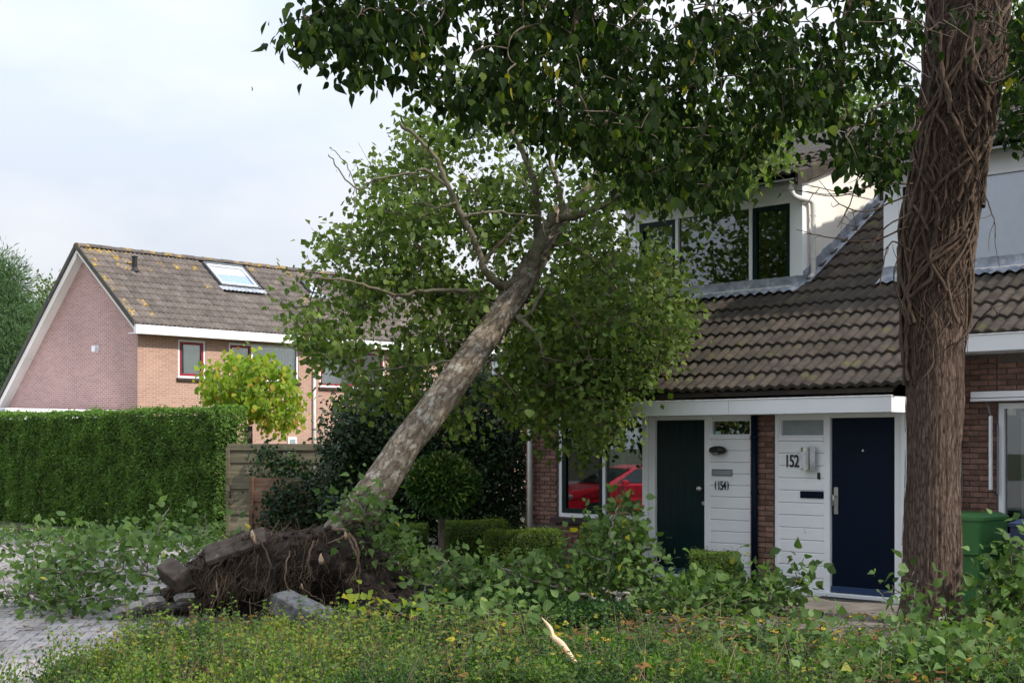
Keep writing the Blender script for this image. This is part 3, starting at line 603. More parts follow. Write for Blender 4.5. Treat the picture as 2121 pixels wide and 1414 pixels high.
# loose tiles of the joint line between the two houses, verge and flashing
m = MB()
for k in range(9):
    b = TB0+k*TROW*math.cos(PITCH); m.prism([(b, rz(b)+.045), (b+.30, rz(b+.30)+.018), (b+.30, rz(b+.3)-.02), (b, rz(b)-.02)], -1.345, -1.31, 'x')
m.build('joint_strip', pm('mossy_joint', (0.035, 0.033, 0.028), (0.22, 0.22, 0.2), rough=1, scale=22, lo=.52, hi=.66), RA)
def dormer(root, own, a0, a1, sashdefs, mulls, framec, cheek_side, sashmat, gl=None):
    y = 1.704; zb, zt = rz(y)-.05, 5.20
    d = MB()                                             # front frame panels round the window band
    wx0, wx1 = a0+.20, a1-.15
    if cheek_side < 0: wx0, wx1 = a0+.20, a1-.15
    d.box(a0, wx0, y, y+.10, zb, zt); d.box(wx1, a1, y, y+.10, zb, zt); d.box(wx0, wx1, y+.003, y+.10, 4.99, zt); d.box(wx0, wx1, y+.003, y+.10, zb, 3.85)
    dm = d.build('dormer', WHITE, root)
    for x in (a0, a1-.06):                               # cheeks
        c = MB().prism([(y+.10, zb), (y+.10, zt), (6.3, 5.24+(6.3-1.46)*DSL-.06), (6.3, rz(6.3)-.1)], x, x+.06, 'x'); c.build('cheek', CREAM, dm)
    MB().box(a1-.005, a1+.012, y+.02, 6.0, 5.165, 5.195).build('trim', CREAM, dm)
    s = MB().prism([(1.44, 5.19), (6.35, 5.19+4.91*DSL), (6.35, 5.13+4.91*DSL), (1.44, 5.15)], a0-.1, a1+.08, 'x'); s.build('dormer_roof', TILE, dm)
    for x in (a0-.10, a1+.055):                          # boxed verge
        v = MB()
        for k in range(14):
            b = 1.46+k*TROW*math.cos(DP); v.prism([(b, 5.22+(b-1.46)*DSL+.065), (b+.32, 5.22+(b+.32-1.46)*DSL+.035), (b+.32, 5.22+(b+.32-1.46)*DSL-.11), (b, 5.22+(b-1.46)*DSL-.11)], x, x+.04, 'x')
        v.build('verge', TILE, dm)
    window(root, wx0, wx1, 3.85, 4.99, y+.012, fr=.05, mull=mulls, sashes=sashdefs, glassmat=gl or GLASSM, depth=.085)
    MB().bbox(wx0-.02, wx1+.02, y-.07, y+.02, 3.80, 3.85, .006).build('sill', CREAM, dm)
    # half-round gutter with downpipe
    n = 9; ang = np.linspace(math.pi, 2*math.pi, n); g_ = MB(); prof = [(1.50+.065*math.cos(t), 5.20+.065*math.sin(t)) for t in ang]+[(1.50+.055*math.cos(t), 5.20+.055*math.sin(t)) for t in ang[::-1]]
    g_.prism(prof, a0-.02, a1+.02, 'x'); g_.prism([(1.50+.065*math.cos(t), 5.20+.065*math.sin(t)) for t in ang], a1+.02, a1+.035, 'x'); g_.build('gutter', ZINC, dm)
    # lead apron with a wavy lower edge
    nx = 120; xs = np.linspace(a0-.02, a1+.05, nx); wv = .034*(0.5+0.5*np.cos(((xs+2.72)/TW*2-.5)*2*np.pi))**.75
    rows = []
    for (b, lift, ww) in ((1.53, .05, 1.0), (1.58, .052, .9), (1.66, .055, .3), (1.70, .07, 0), (1.70, .16, 0)):
        zz = rz(b)+lift+wv*ww+.003*np.sin(xs*37+b*50); rows.append(np.stack([xs, np.full(nx, b)-(.004 if lift > .1 else 0), zz], 1))
    i = np.arange(nx-1); fs = [np.stack([r*nx+i, r*nx+i+1, (r+1)*nx+i+1, (r+1)*nx+i], 1) for r in range(4)]
    link('flashing', mesh_np('flashing', np.concatenate(rows), [np.concatenate(fs)], smooth=True), LEAD, dm)
    if cheek_side:
        cf = MB()
        for k in range(20):
            b = 1.72+k*.22; cf.prism([(b, rz(b)+.05), (b+.22, rz(b+.22)+.05), (b+.22, rz(b+.22)+.20), (b, rz(b)+.20+.012*((k*7) % 3))], a1+.002, a1+.014, 'x')
            cf.prism([(b, rz(b)+.055), (b+.22, rz(b+.22)+.055), (b+.22, rz(b+.22)+.065), (b, rz(b)+.065)], a1+.014, a1+.11, 'x')
        cf.build('side_flashing', LEAD, dm)
        pts = [(a1-.03, 1.50, 5.15), (a1-.03, 1.50, 5.06), (a1-.01, 1.56, 4.98), (a1+.05, 1.80, 4.95), (a1+.07, 1.84, 4.90), (a1+.07, 1.85, 4.5), (a1+.07, 1.85, 4.02), (a1+.07, 1.82, 3.97), (a1+.07, 1.77, 3.94)]
        MB().tube(smooth_path(pts, 40), .034, 12).build('downpipe', PIPEW, dm, smooth=True)
        q = MB()
        for z in (4.75, 4.2): q.tube([(a1+.07, 1.85, z), (a1+.07, 1.85, z+.02)], .041, 12)
        q.build('pipe_clip', PIPEW, dm)
    return dm
DA = dormer(HA, RA, -4.50, -1.494, [(0, GREENBLACK, .065), (2, GREENBLACK, .065)], (-3.57, -2.32), WHITE, 1, GREENBLACK)
DB = dormer(HB, RB, -.313, 2.70, [(0, NAVY, .06), (2, NAVY, .06)], (.62, 1.85), WHITE, 0, NAVY, glass('clear_glass', tint=(.95, .97, 1.0), refl=3.0))
MB().box(-2.28, -1.68, 1.80, 1.81, 4.42, 4.93).build('blind_or_reflection', BLIND, DA); MB().box(-3.5, -2.36, 1.80, 1.81, 4.66, 4.93).build('blind_or_reflection', BLIND, DA); MB().box(-4.25, -3.6, 1.80, 1.81, 4.62, 4.93).build('blind_or_reflection', BLIND, DA)
MB().box(.66, 1.80, 1.80, 1.81, 3.92, 4.93).build('blind_or_reflection', pm('painted_sky_reflection', (0.55, 0.63, 0.69), (0.48, 0.57, 0.63), rough=.9), DB)  # no real blind: pale blue panel painting the sky reflected in this pane
v = MB()
for z in (4.35, 4.5, 4.65, 4.8): v.box(-.1, .55, 1.81, 1.83, z, z+.012)
v.build('blind_slat', PIPEW, DB)
# --- eaves
def fascia(root, a0, a1, b0, z0, z1, depth, name='fascia'):
    f = MB(); f.bbox(a0, a1, b0, b0+.025, z0, z1, .003); f.box(a0, a1, b0+.025, b0+depth, z0, z0+.015)
    f.bbox(a0-.008, a1+.008, b0-.012, b0+.03, z1+.001, z1+.014, .003); f.box(a0, a0+.02, b0+.0255, b0+depth, z0+.016, z1); f.box(a1-.02, a1, b0+.0255, b0+depth, z0+.016, z1)
    return f.build(name, WHITE, root)
fascia(HA, -2.745, -1.105, -.44, 2.131, 2.30, .62); fascia(HB, -1.100, 1.03, -.44, 2.131, 2.30, .62)
fascia(HA, -5.95, -2.76, .42, 2.79, 2.965, .55); fascia(HB, 1.045, 4.2, .42, 2.79, 2.965, .55)
m = MB().prism([(-2.71, 2.93), (-2.71, 3.02), (-2.66, 3.02), (-2.66, 2.93)], .44, .72); m.build('verge_end', LEAD, HA)
# porch side walls and floor of the gutter
for root, x in ((HA, -2.74), (HB, .99)): MB().box(x, x+.06, .001, 1.0, .02, 2.14).build('porch_side', WHITE, root)
MB().tube([(-5.60, .86, .05), (-5.60, .86, 2.78)], .04, 12).build('downpipe', PIPEW, HA, smooth=True)
MB().tube([(1.10, .89, .05), (1.10, .89, 2.78)], .035, 12).build('downpipe', PIPEW, HB, smooth=True)

# --- ground-floor windows
wA = window(HA, -5.14, -3.40, .74, 2.22, MB_B+.03, fr=.055, mull=(-4.28,), sashes=[(0, GREENBLACK, .07)], sill=PLINTH, glassmat=GLASS)
v = MB()
for k in range(6): v.bbox(-5.0, -4.38, MB_B+.13, MB_B+.16, 1.98+k*.03, 2.0+k*.03, .003)
v.build('blind_slat', BLIND, wA)
curtain(wA, -5.05, -4.33, 1.55, 1.99, MB_B+.17, LACE, 9, .012, 'lace_curtain'); curtain(wA, -4.24, -3.46, 1.55, 2.14, MB_B+.17, LACE, 9, .012, 'lace_curtain')
curtain(wA, -4.72, -4.36, .82, 1.55, MB_B+.2, BLIND, 5, .02); curtain(wA, -4.22, -4.02, .82, 2.1, MB_B+.2, CURT, 3, .02)
wB = window(HB, 1.54, 3.26, .74, 2.24, MB_B+.03, fr=.06, mull=(2.4,), sill=PLINTH)
curtain(wB, 1.72, 1.86, .82, 2.14, MB_B+.2, CURT, 3, .02); curtain(wB, 1.92, 2.1, .82, 2.14, MB_B+.22, CURT, 3, .02)
MB().box(2.12, 2.36, MB_B+.3, MB_B+.32, .8, 2.15).build('inner_panel', DARKROOM, wB)
# awning over the right window
aw = MB(); aw.bbox(1.30, 3.5, MB_B-.16, MB_B-.005, 2.30, 2.37, .006); aw.bbox(1.30, 3.5, MB_B-.17, MB_B-.01, 2.262, 2.292, .005); awn = aw.build('awning', WHITE, HB)
MB().tube([(1.44, MB_B-.06, 2.26), (1.47, MB_B-.07, 2.20), (1.50, MB_B-.08, 2.08)], .012, 8).build('awning_joint', GREYP, awn, smooth=True)
MB().bbox(1.485, 1.515, MB_B-.10, MB_B-.06, 1.28, 2.10, .004).build('awning_arm', WHITE, awn); MB().bbox(1.545, 1.565, MB_B-.03, MB_B-.004, 1.22, 2.0, .004).build('awning_rail', GREYP, awn)
MB().tube([(1.50, MB_B-.08, 1.285), (1.53, MB_B-.05, 1.25), (1.555, MB_B-.03, 1.22)], .008, 6).build('awning_hook', BLACKP, awn)
MB().bbox(1.44, 1.50, MB_B-.05, MB_B-.003, .94, 1.0, .01).build('outdoor_socket', GREYP, HB)

# --- porch front: frames, doors, board panels, pier
def boards(parent, x0, x1, z0, z1, y, h=.142):
    n = int(round((z1-z0)/h)); h = (z1-z0)/n; me = None
    for k in range(n):
        if me is None:
            q = MB().prism([(y+.022, .004), (y+.022, h-.004), (y+.006, h-.002), (y, h-.012), (y, .010), (y+.006, .003)], x0, x1, 'x'); o = q.build('board', WHITE, parent); me = o.data
        else: o = bpy.data.objects.new('board', me); COL.objects.link(o); o.parent = parent
        o.location = (0, random.uniform(-.001, .001), z0+k*h)
def frame_set(root, posts, head, sill, panels, transoms):
    f = MB()
    for (x0, x1, yy) in posts: f.bbox(x0, x1, yy, .10, sill[2]+.03, 2.134, .004)
    f.bbox(head[0], head[1], .008, .10, 2.085, 2.134, .003); f.bbox(sill[0], sill[1], -.05, .12, sill[2]-.03, sill[2]+.03, .006)
    for (x0, x1, z0, z1) in transoms: f.bbox(x0, x1, -.012, .10, z0, z1, .004)
    return f.build('door_frame', WHITE, root)
# house 154
frame_set(HA, [(-2.75, -2.672, -.03), (-2.668, -2.565, -.004), (-1.785, -1.70, -.004)], (-2.565, -1.105), (-2.75, -1.105, .135), [], [(-1.70, -1.105, 1.846, 1.885)])
def plank_door(root, x0, x1, z0, z1, y, n, mat):
    d = MB().box(x0+.003, x1-.003, y+.012, y+.05, z0, z1).build('door', mat, root); w = (x1-x0-.006)/n; me = None
    for i in range(n):
        if me is None: q = MB().bbox(.002, w-.002, y, y+.0118, z0, z1, .004); o = q.build('plank', mat, d); me = o.data
        else: o = bpy.data.objects.new('plank', me); COL.objects.link(o); o.parent = d
        o.location = (x0+.003+i*w, 0, 0)
    return d
dA = plank_door(HA, -2.565, -1.785, .20, 2.085, .035, 7, GREENBLACK)
MB().bbox(-2.56, -1.79, .0, .034, .172, .235, .005).build('weather_bar', NAVYL, dA)
k = MB(); k.tube([(-1.84, .03, 1.24), (-1.84, -.01, 1.24)], .018, 16); k.tube([(-1.84, -.01, 1.24), (-1.84, -.025, 1.24), (-1.84, -.05, 1.24), (-1.84, -.062, 1.24)], [.02, .034, .034, .02], 16); k.build('door_knob', STEEL, dA, smooth=True)
MB().tube([(-1.82, .034, 1.06), (-1.82, .02, 1.06)], .024, 16).build('lock_cylinder', STEEL, dA)
pA = MB().box(-1.70, -1.106, .03, .08, .165, 1.846).build('side_panel', WHITE, HA); boards(pA, -1.70, -1.106, .165, 1.845, .005)
tA = window(HA, -1.70, -1.106, 1.886, 2.084, .02, fr=.018, glassmat=GLASS, name='transom_window')
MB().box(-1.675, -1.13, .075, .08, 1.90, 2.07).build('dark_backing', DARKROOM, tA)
MB().box(-1.66, -1.58, .055, .058, 1.905, 1.945).build('sticker', pm('sticker', (0.5, 0.62, 0.6), (0.3, 0.5, 0.45), scale=40), tA)
lamp = MB().tube([(-1.645, -.035, 1.712), (-1.625, -.06, 1.712), (-1.575, -.075, 1.712), (-1.495, -.075, 1.712), (-1.445, -.06, 1.712), (-1.430, -.035, 1.712)], [.012, .04, .052, .052, .04, .012], 16).build('wall_lamp', BLACKP, HA, smooth=True)
MB().tube([(-1.635, -.052, 1.692), (-1.585, -.085, 1.687), (-1.505, -.085, 1.687), (-1.445, -.055, 1.692)], [.01, .035, .035, .01], 14).build('lamp_glass', GREYP, lamp, smooth=True)
MB().bbox(-1.595, -1.485, -.034, .004, 1.677, 1.747, .006).build('lamp_bracket', BLACKP, lamp)
def letter_slot(root, x0, x1, z0, z1, mat, mat2):
    s = MB(); t = .014; s.bbox(x0, x1, -.012, .004, z0, z0+t, .002); s.bbox(x0, x1, -.012, .004, z1-t, z1, .002); s.bbox(x0, x0+t, -.0118, .004, z0+t, z1-t, .002); s.bbox(x1-t, x1, -.0118, .004, z0+t, z1-t, .002)
    o = s.build('letter_slot', mat, root); MB().bbox(x0+t, x1-t, -.007, .004, z0+t, z1-t, .003).build('slot_flap', mat2, o)
letter_slot(HA, -1.665, -1.365, 1.40, 1.482, GREYP, pm('slot_grey', (.3, .31, .32), (.26, .27, .28), rough=.4)); letter_slot(HB, -.40, -.09, 1.165, 1.245, NAVY, NAVY)
def number(root, txt, x, z, h, y, sx=.72, bold=.012, name='house_number'):
    cu = bpy.data.curves.new('num', 'FONT'); cu.body = txt; cu.size = h/.73; cu.extrude = .004; cu.offset = bold*h*1.0; cu.align_x = 'CENTER'; cu.space_character = .92
    ob = bpy.data.objects.new('num_tmp', cu); COL.objects.link(ob); bpy.context.view_layer.update()
    me = bpy.data.meshes.new_from_object(ob.evaluated_get(bpy.context.evaluated_depsgraph_get())); bpy.data.objects.remove(ob); me.materials.clear()
    o = link(name, me, BLACKP, root); o.location = (x, y, z); o.rotation_euler = (R(90), 0, 0); o.scale = (sx, 1, 1); return o
n154 = number(HA, '154', -1.52, 1.232, .112, -.006, sx=.60, bold=.012)
for s in (-1, 1):
    ang = np.linspace(-.75, .75, 12); b = MB(); c0 = -1.52+s*.042
    b.tube([(c0+s*.055*math.cos(t), -.006, 1.285+.085*math.sin(t)) for t in ang], [.002, .003, .005, .006, .007, .008, .008, .007, .006, .005, .003, .002], 6); o = b.build('number_bracket', BLACKP, HA)
number(HB, '152', -.515, 1.522, .148, -.006, sx=.70, bold=.012)
# house 152
frame_set(HB, [(-.752, -.70, -.004), (-.085, -.006, -.004), (.814, .90, -.004), (.905, .99, -.03)], (-.70, .814), (-.752, .99, .07), [], [(-.70, -.085, 1.825, 1.87)])
dB = MB().bbox(.0, .811, .035, .085, .135, 2.085, .003).build('door', NAVY, HB)
MB().bbox(.006, .806, .0, .034, .108, .175, .005).build('weather_bar', NAVYL, dB)
MB().bbox(.03, .085, .018, .034, .99, 1.30, .006).build('lock_plate', STEEL, dB)
k = MB(); k.tube([(.058, .02, 1.20), (.058, -.03, 1.20)], .012, 10); k.tube([(.058, -.03, 1.215), (.058, -.034, 1.16), (.058, -.034, 1.09)], .011, 10); k.build('door_handle', STEEL, dB, smooth=True)
MB().tube([(.40, .035, 1.715), (.40, .028, 1.715)], .012, 12).build('peephole', STEEL, dB)
pB = MB().box(-.70, -.086, .03, .08, .10, 1.825).build('side_panel', WHITE, HB); boards(pB, -.70, -.086, .10, 1.824, .005)
tB = window(HB, -.70, -.086, 1.871, 2.084, .02, fr=.018, glassmat=FROST, name='transom_window')
mb = MB(); mb.tube([(-.29, -.06, 1.49), (-.29, -.06, 1.75)], .055, 18); mb.box(-.34, -.235, -.06, .004, 1.50, 1.74); mbo = mb.build('mail_holder', STEEL, HB, smooth=False)
r_ = MB()
for i in range(4): r_.tube([(-.225+i*.018, -.055-.004*i, 1.475), (-.225+i*.018, -.055-.004*i, 1.765)], .012, 10)
r_.build('rolled_paper', PAPER, mbo, smooth=True); MB().bbox(-.335, -.255, -.122, -.116, 1.51, 1.70, .002).build('paper_sheet', PAPER, mbo)
MB().bbox(-.165, -.135, -.02, .004, 1.385, 1.46, .004).build('door_bell', BLACKP, HB)
# pier between the doors, with a navy drainpipe
pier = MB().box(-1.104, -.754, .012, .30, .0, 2.134).build('pier', MORTAR, HB); brickwork(pier, [(-1.100, -.756, .10, 2.134)], -.012)
MB().tube([(-1.0, -.065, .03), (-1.0, -.065, 2.13)], .037, 14).build('drainpipe', NAVY, HB, smooth=True)
q = MB()
for z in (.42, 1.2, 1.85): q.tube([(-1.0, -.065, z), (-1.0, -.065, z+.03)], .043, 14); q.box(-1.02, -.98, -.065, .0, z+.005, z+.025)
q.build('pipe_clip', NAVY, HB)
for root, x0, x1 in ((HA, -2.75, -1.11), (HB, -.75, .99)):
    p = MB().box(x0, x1, .014, .1, .0, .04).build('plinth', MORTAR, root)
    x = x0+.035
    while x < x1-.03:
        o = bpy.data.objects.new('brick', random.choice(PM_)); COL.objects.link(o); o.parent = p; o.location = (x, -.012+random.uniform(-.003, .003), -.012 if root is HB else .05); o.scale = (.98, 1, 1); x += .068
# upper-storey closing wall behind the porch (dark void)
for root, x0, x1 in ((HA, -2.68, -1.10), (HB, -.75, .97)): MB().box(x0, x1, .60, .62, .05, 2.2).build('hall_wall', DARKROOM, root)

# paved strip before the doors
pth = MB().prism([(-4.3, -3.0), (3.6, -3.0), (3.6, -.0), (-4.3, -.0)], .0, .008, 'z').build('path', PAVJ); pth.location = (OX, OD, .028); pth.rotation_euler = (0, 0, HROT); tag(pth, 'strip of brown paving slabs before the front doors', None, None, 'structure')
sm = []
for b in range(5):
    q = MB().bbox(-.197, .197, -.197, .197, -.02, .02, .005); me = bpy.data.meshes.new('paving_slab'); me.from_pydata(q.v, [], q.f); me.update()
    at = me.attributes.new('rnd', 'FLOAT', 'POINT'); at.data.foreach_set('value', np.full(len(me.vertices), (b+.5)/5, dtype=np.float32)); me.materials.append(SLAB); sm.append(me)
for i in range(19):
    for j in range(7):
        o = bpy.data.objects.new('paving_slab', random.choice(sm)); COL.objects.link(o); o.parent = pth; o.location = (-4.0+i*.4, -2.72+j*.4, .008+random.uniform(-.003, .004)); o.rotation_euler = (random.uniform(-.006, .006), random.uniform(-.006, .006), random.uniform(-.006, .006))
a_ = np.linspace(math.pi, 2*math.pi, 20); dm_ = MB().prism([(.33+.40*math.cos(t), -.06+.30*math.sin(t)) for t in a_], .045, .06, 'z').build('doormat', RUBBER); dm_.location = (OX, OD, 0); dm_.rotation_euler = (0, 0, HROT); tag(dm_, 'dark half-round rubber doormat before the navy door', 'doormat')

# ================================================================== FAR HOUSE (left)
LP = pt(285, 690, 40.2); LPH = math.atan2(2945, 2689.5); LXD = np.array([math.cos(LPH), math.sin(LPH), 0]); LYD = np.array([-LXD[1], LXD[0], 0])
def l_front(px, py, y=0.0):
    """pixel on the far house's front plane -> (x along the front, z)"""
    r = pt(px, py, 1.0)-np.array([0, 0, EYE]); P0 = np.array([LP[0], LP[1], 0])+LYD*y; t = ((P0-np.array([0, 0, EYE]))@LYD)/(r@LYD); P = np.array([0, 0, EYE])+r*t
    return float((P-P0)@LXD), float(P[2])
HC = thing('gabled_house', 'pink brick house with grey tiled roof and red window frames behind the hedge', 'house', (LP[0], LP[1], 0), LPH)
LLEN, RY, RZ_, BY, BZ = 24.0, 2.75, 7.62, 7.85, 2.75; EY, EZ = -.32, 5.16; LT = (RZ_-EZ)/(RY-EY); LPITCH = math.atan(LT); BT = (RZ_-BZ)/(BY-RY)
def lroof(y): return EZ+(y-EY)*LT
def l_roof(px, py):
    n = -LYD*math.sin(LPITCH)+np.array([0, 0, math.cos(LPITCH)]); P0 = np.array([LP[0], LP[1], 0])+LYD*EY+np.array([0, 0, EZ]); e = np.array([0, 0, EYE]); r = pt(px, py, 1.0)-e
    t = ((P0-e)@n)/(r@n); P = e+r*t; d = P-np.array([LP[0], LP[1], 0]); return float(d@LXD), float(d@LYD), float(P[2])
def uvwall(name, quads, mat, parent):
    V = []; Fc = []; UV = []
    for pts, uv in quads:
        n = len(V); V += pts; UV += uv; Fc.append(tuple(range(n, n+len(pts))))
    me = bpy.data.meshes.new(name); me.from_pydata(V, [], Fc); l = me.uv_layers.new(name='UVMap')
    for lp in me.loops: l.data[lp.index].uv = UV[lp.vertex_index]
    me.update(); return link(name, me, mat, parent)
wins = [(369, 426, 697, 782), (474, 618, 706, 786), (662, 797, 719, 801)]
W = []
for (x0, x1, y0, y1) in wins:
    a, zt = l_front(x0, y0); b, _ = l_front(x1, y0); _, zb = l_front(x0, y1); W.append((a, b, zb, min(zt, 4.80)))
def front_quads():
    xs = sorted({0.0, LLEN}|{w[0] for w in W}|{w[1] for w in W}); q = []
    for x0, x1 in zip(xs[:-1], xs[1:]):
        h = [w for w in W if w[0] <= x0+1e-6 and w[1] >= x1-1e-6]; spans = [(0, 4.95)] if not h else [(0, h[0][2]), (h[0][3], 4.95)]
        for z0, z1 in spans: q.append(([(x0, 0, z0), (x1, 0, z0), (x1, 0, z1), (x0, 0, z1)], [(x0, z0), (x1, z0), (x1, z1), (x0, z1)]))
    return q
uvwall('front_wall', front_quads(), BRICKF, HC)
gp = [(0, 0), (BY-.2, 0), (BY-.2, BZ+.05), (RY, RZ_-.12), (0, lroof(0)-.1)]
uvwall('gable_wall', [([(0, y, z) for y, z in gp][::-1], [(y+.1, z) for y, z in gp][::-1])], BRICKG, HC)
uvwall('back_wall', [([(LLEN, 0, 0), (LLEN, BY, 0), (LLEN, BY, BZ), (LLEN, RY, RZ_-.1), (LLEN, 0, lroof(0)-.1)], [(0, 0), (BY, 0), (BY, BZ), (RY, RZ_), (0, 5)]), ([(0, BY-.2, 0), (LLEN, BY-.2, 0), (LLEN, BY-.2, BZ), (0, BY-.2, BZ)], [(0, 0), (LLEN, 0), (LLEN, BZ), (0, BZ)])], BRICKF, HC)
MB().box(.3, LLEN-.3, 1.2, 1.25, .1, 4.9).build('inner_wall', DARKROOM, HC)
lr = MB(); lr.prism([(EY+.02, EZ-.05), (RY, RZ_-.05), (RY, RZ_-.14), (EY+.02, EZ-.13)], -.30, LLEN+.2, 'x'); lr.prism([(RY, RZ_-.02), (BY+.2, BZ-.2*BT+.0), (BY+.2, BZ-.2*BT-.10), (RY, RZ_-.14)], -.30, LLEN+.2, 'x')
LRO = lr.build('roof', TILEF, HC)
def far_tiles():
    TF = tile_meshes(TILEF, amp=.045); TL = tile_meshes(TILEL, amp=.045); pos = []; row = .315
    nr = int((RY-EY)/math.cos(LPITCH)/row)
    for c in range(int((LLEN+.4)/TW)):
        for k in range(nr+1):
            y = EY-.02+k*row*math.cos(LPITCH)
            if y > RY-.16: continue
            pos.append((-.28+c*TW, y, EZ+(y-EY)*LT-.02, c, k))
    sky = [s for s in SKYL]
    keep = []
    for p in pos:
        if any(s[0]-.12 < p[0]+.15 < s[1]+.12 and s[2]-.28 < p[1]+.12 < s[3]+.1 for s in sky): continue
        keep.append(p)
    near = sorted(range(len(keep)), key=lambda i: keep[i][0])[:300]; ns = set(near)
    for i in near:
        x, y, z, c, k = keep[i]; lich = (c < 1 and random.random() < .75) or (c < 3 and random.random() < .25) or (k >= nr-2 and random.random() < .3) or (c < 6 and k > nr-4 and random.random() < .5) or random.random() < .02
        place_tile(LRO, TL if lich else TF, x, y, z, LPITCH)
    V = []; Fc = []; Rn = []; me = TF[0]; co = np.array([v.co for v in me.vertices]); fq = np.array([list(p.vertices) for p in me.polygons]); cp, sp = math.cos(LPITCH), math.sin(LPITCH); n = 0
    for i in range(len(keep)):
        if i in ns: continue
        x, y, z, c, k = keep[i]; V.append(np.stack([co[:, 0]+x, co[:, 1]*cp-co[:, 2]*sp+y, co[:, 1]*sp+co[:, 2]*cp+z+random.uniform(-.003, .003)], 1)); Fc.append(fq+n*len(co)); Rn += [random.random()]*len(co); n += 1
    o = link('tiles', mesh_np('tiles', np.concatenate(V), [np.concatenate(Fc)], Rn), TILEF, LRO); o['kind'] = 'stuff'
    # ridge tiles
    xr = -.32; prof = [(.15*math.cos(t), .115*math.sin(t)) for t in np.linspace(0, math.pi, 9)]; me = None; i = 0
    while xr < LLEN:
        q = MB().prism([(RY+a, RZ_-.045+b) for a, b in prof], 0, .40, 'x')
        if me is None: o = q.build('ridge_tile', TILEL, LRO); me = [o.data]; o2 = q.build('ridge_tile', TILEF, LRO); me.append(o2.data); o2.location = (xr+.37, 0, .012); o.location = (xr, 0, 0); xr += .74
        else:
            o = bpy.data.objects.new('ridge_tile', me[0 if random.random() < .6 else 1]); COL.objects.link(o); o.parent = LRO; o.location = (xr, 0, .012*(i % 2)); xr += .37
        i += 1
SKYL = []
for (pts_) in (((432, 553), (505, 556), (535, 600), (452, 594)), ((618, 586), (650, 589), (672, 613), (640, 610))):
    q = [l_roof(*p) for p in pts_]; SKYL.append((min(p[0] for p in q)+.1, max(p[0] for p in q)-.1, min(p[1] for p in q), max(p[1] for p in q)))
far_tiles()
for (x0, x1, y0, y1) in SKYL:                          # roof windows
    def rp(x, y, h): return (x, y-h*math.sin(LPITCH), lroof(y)+h*math.cos(LPITCH))
    def slab(m, xa, xb, ya, yb, h0, h1): m.add([rp(x, y, h) for h in (h0, h1) for y in (ya, yb) for x in (xa, xb)], [(0, 2, 3, 1), (4, 5, 7, 6), (0, 1, 5, 4), (2, 6, 7, 3), (0, 4, 6, 2), (1, 3, 7, 5)]); return m
    t = .07; m = MB(); slab(m, x0, x0+t, y0, y1, -.02, .10); slab(m, x1-t, x1, y0, y1, -.02, .10); slab(m, x0+t, x1-t, y0, y0+t, -.02, .10); slab(m, x0+t, x1-t, y1-t, y1, -.02, .11)
    s = m.build('roof_window', pm('skylight_frame', (.10, .11, .12), (.08, .09, .1), rough=.4), LRO); t2 = .13
    m = MB(); slab(m, x0+t, x0+t2, y0+t, y1-t, 0, .085); slab(m, x1-t2, x1-t, y0+t, y1-t, 0, .085); slab(m, x0+t2, x1-t2, y0+t, y0+t2, 0, .085); slab(m, x0+t2, x1-t2, y1-t2, y1-t, 0, .085); m.build('sash', WHITE, s)
    slab(MB(), x0+t2, x1-t2, y0+t2, y1-t2, .05, .056).build('pane', SKYPANE, s)
    ym = y0+(y1-y0)*.58; slab(MB(), x0+t2, x1-t2, ym, y1-t2, .02, .03).build('blind', pm('white_blind', (.75, .77, .78), (.7, .72, .74)), s); slab(MB(), x0+t2, x1-t2, y0+t2, ym, .0, .01).build('reveal', pm('blue_reveal', (.12, .25, .52), (.10, .22, .48)), s)
    xs = np.linspace(x0-.12, x1+.12, 60); wv = .03*np.abs(np.sin(xs*2*np.pi/.3)); rows = [np.array([rp(x, y0-.16, .035+w) for x, w in zip(xs, wv)]), np.array([rp(x, y0-.01, .06+w*.3) for x, w in zip(xs, wv)])]
    i = np.arange(59); link('apron', mesh_np('apron', np.concatenate(rows), [np.stack([i, i+1, 60+i+1, 60+i], 1)], smooth=True), LEAD, s)
vx, vy, vz = l_roof(279, 562); v = MB(); v.tube([(vx, vy, vz-.1), (vx, vy, vz+.42)], .075, 14); v.tube([(vx, vy, vz+.42), (vx, vy, vz+.45)], .1, 14); v.tube([(vx, vy, vz+.0), (vx, vy, vz+.12)], [.15, .08], 14); v.build('roof_vent', BLACKP, LRO, smooth=False)
# verge, barge boards, fascia, pipe
lb = MB(); ang = math.atan(BT)
lb.prism([(RY, RZ_-.145), (BY+.05, BZ-.05*BT-.13), (BY+.05, BZ-.05*BT-.33), (RY, RZ_-.38)], -.30, -.275, 'x'); lb.prism([(RY, RZ_-.30), (BY+.05, BZ-.05*BT-.30), (BY+.05, BZ-.05*BT-.33), (RY, RZ_-.33)], -.274, -.003, 'x'); lb.bbox(-.31, .0, BY-.25, BY+.28, BZ-.62, BZ-.34, .01)
lb.prism([(EY+.05, EZ-.14+.05*LT), (RY, RZ_-.145), (RY, RZ_-.22), (EY+.05, EZ-.22+.05*LT)], -.30, -.275, 'x'); lb.build('barge_board', CREAM, HC)
vg = MB(); vg.prism([(EY-.02, EZ+.07), (RY, RZ_+.07), (RY, RZ_-.10), (EY-.02, EZ-.11)], -.34, -.302, 'x'); vg.prism([(RY, RZ_+.07), (BY+.25, BZ-.25*BT+.07), (BY+.25, BZ-.25*BT-.1), (RY, RZ_-.1)], -.34, -.302, 'x'); vg.build('verge_tiles', DARKTILE, LRO)
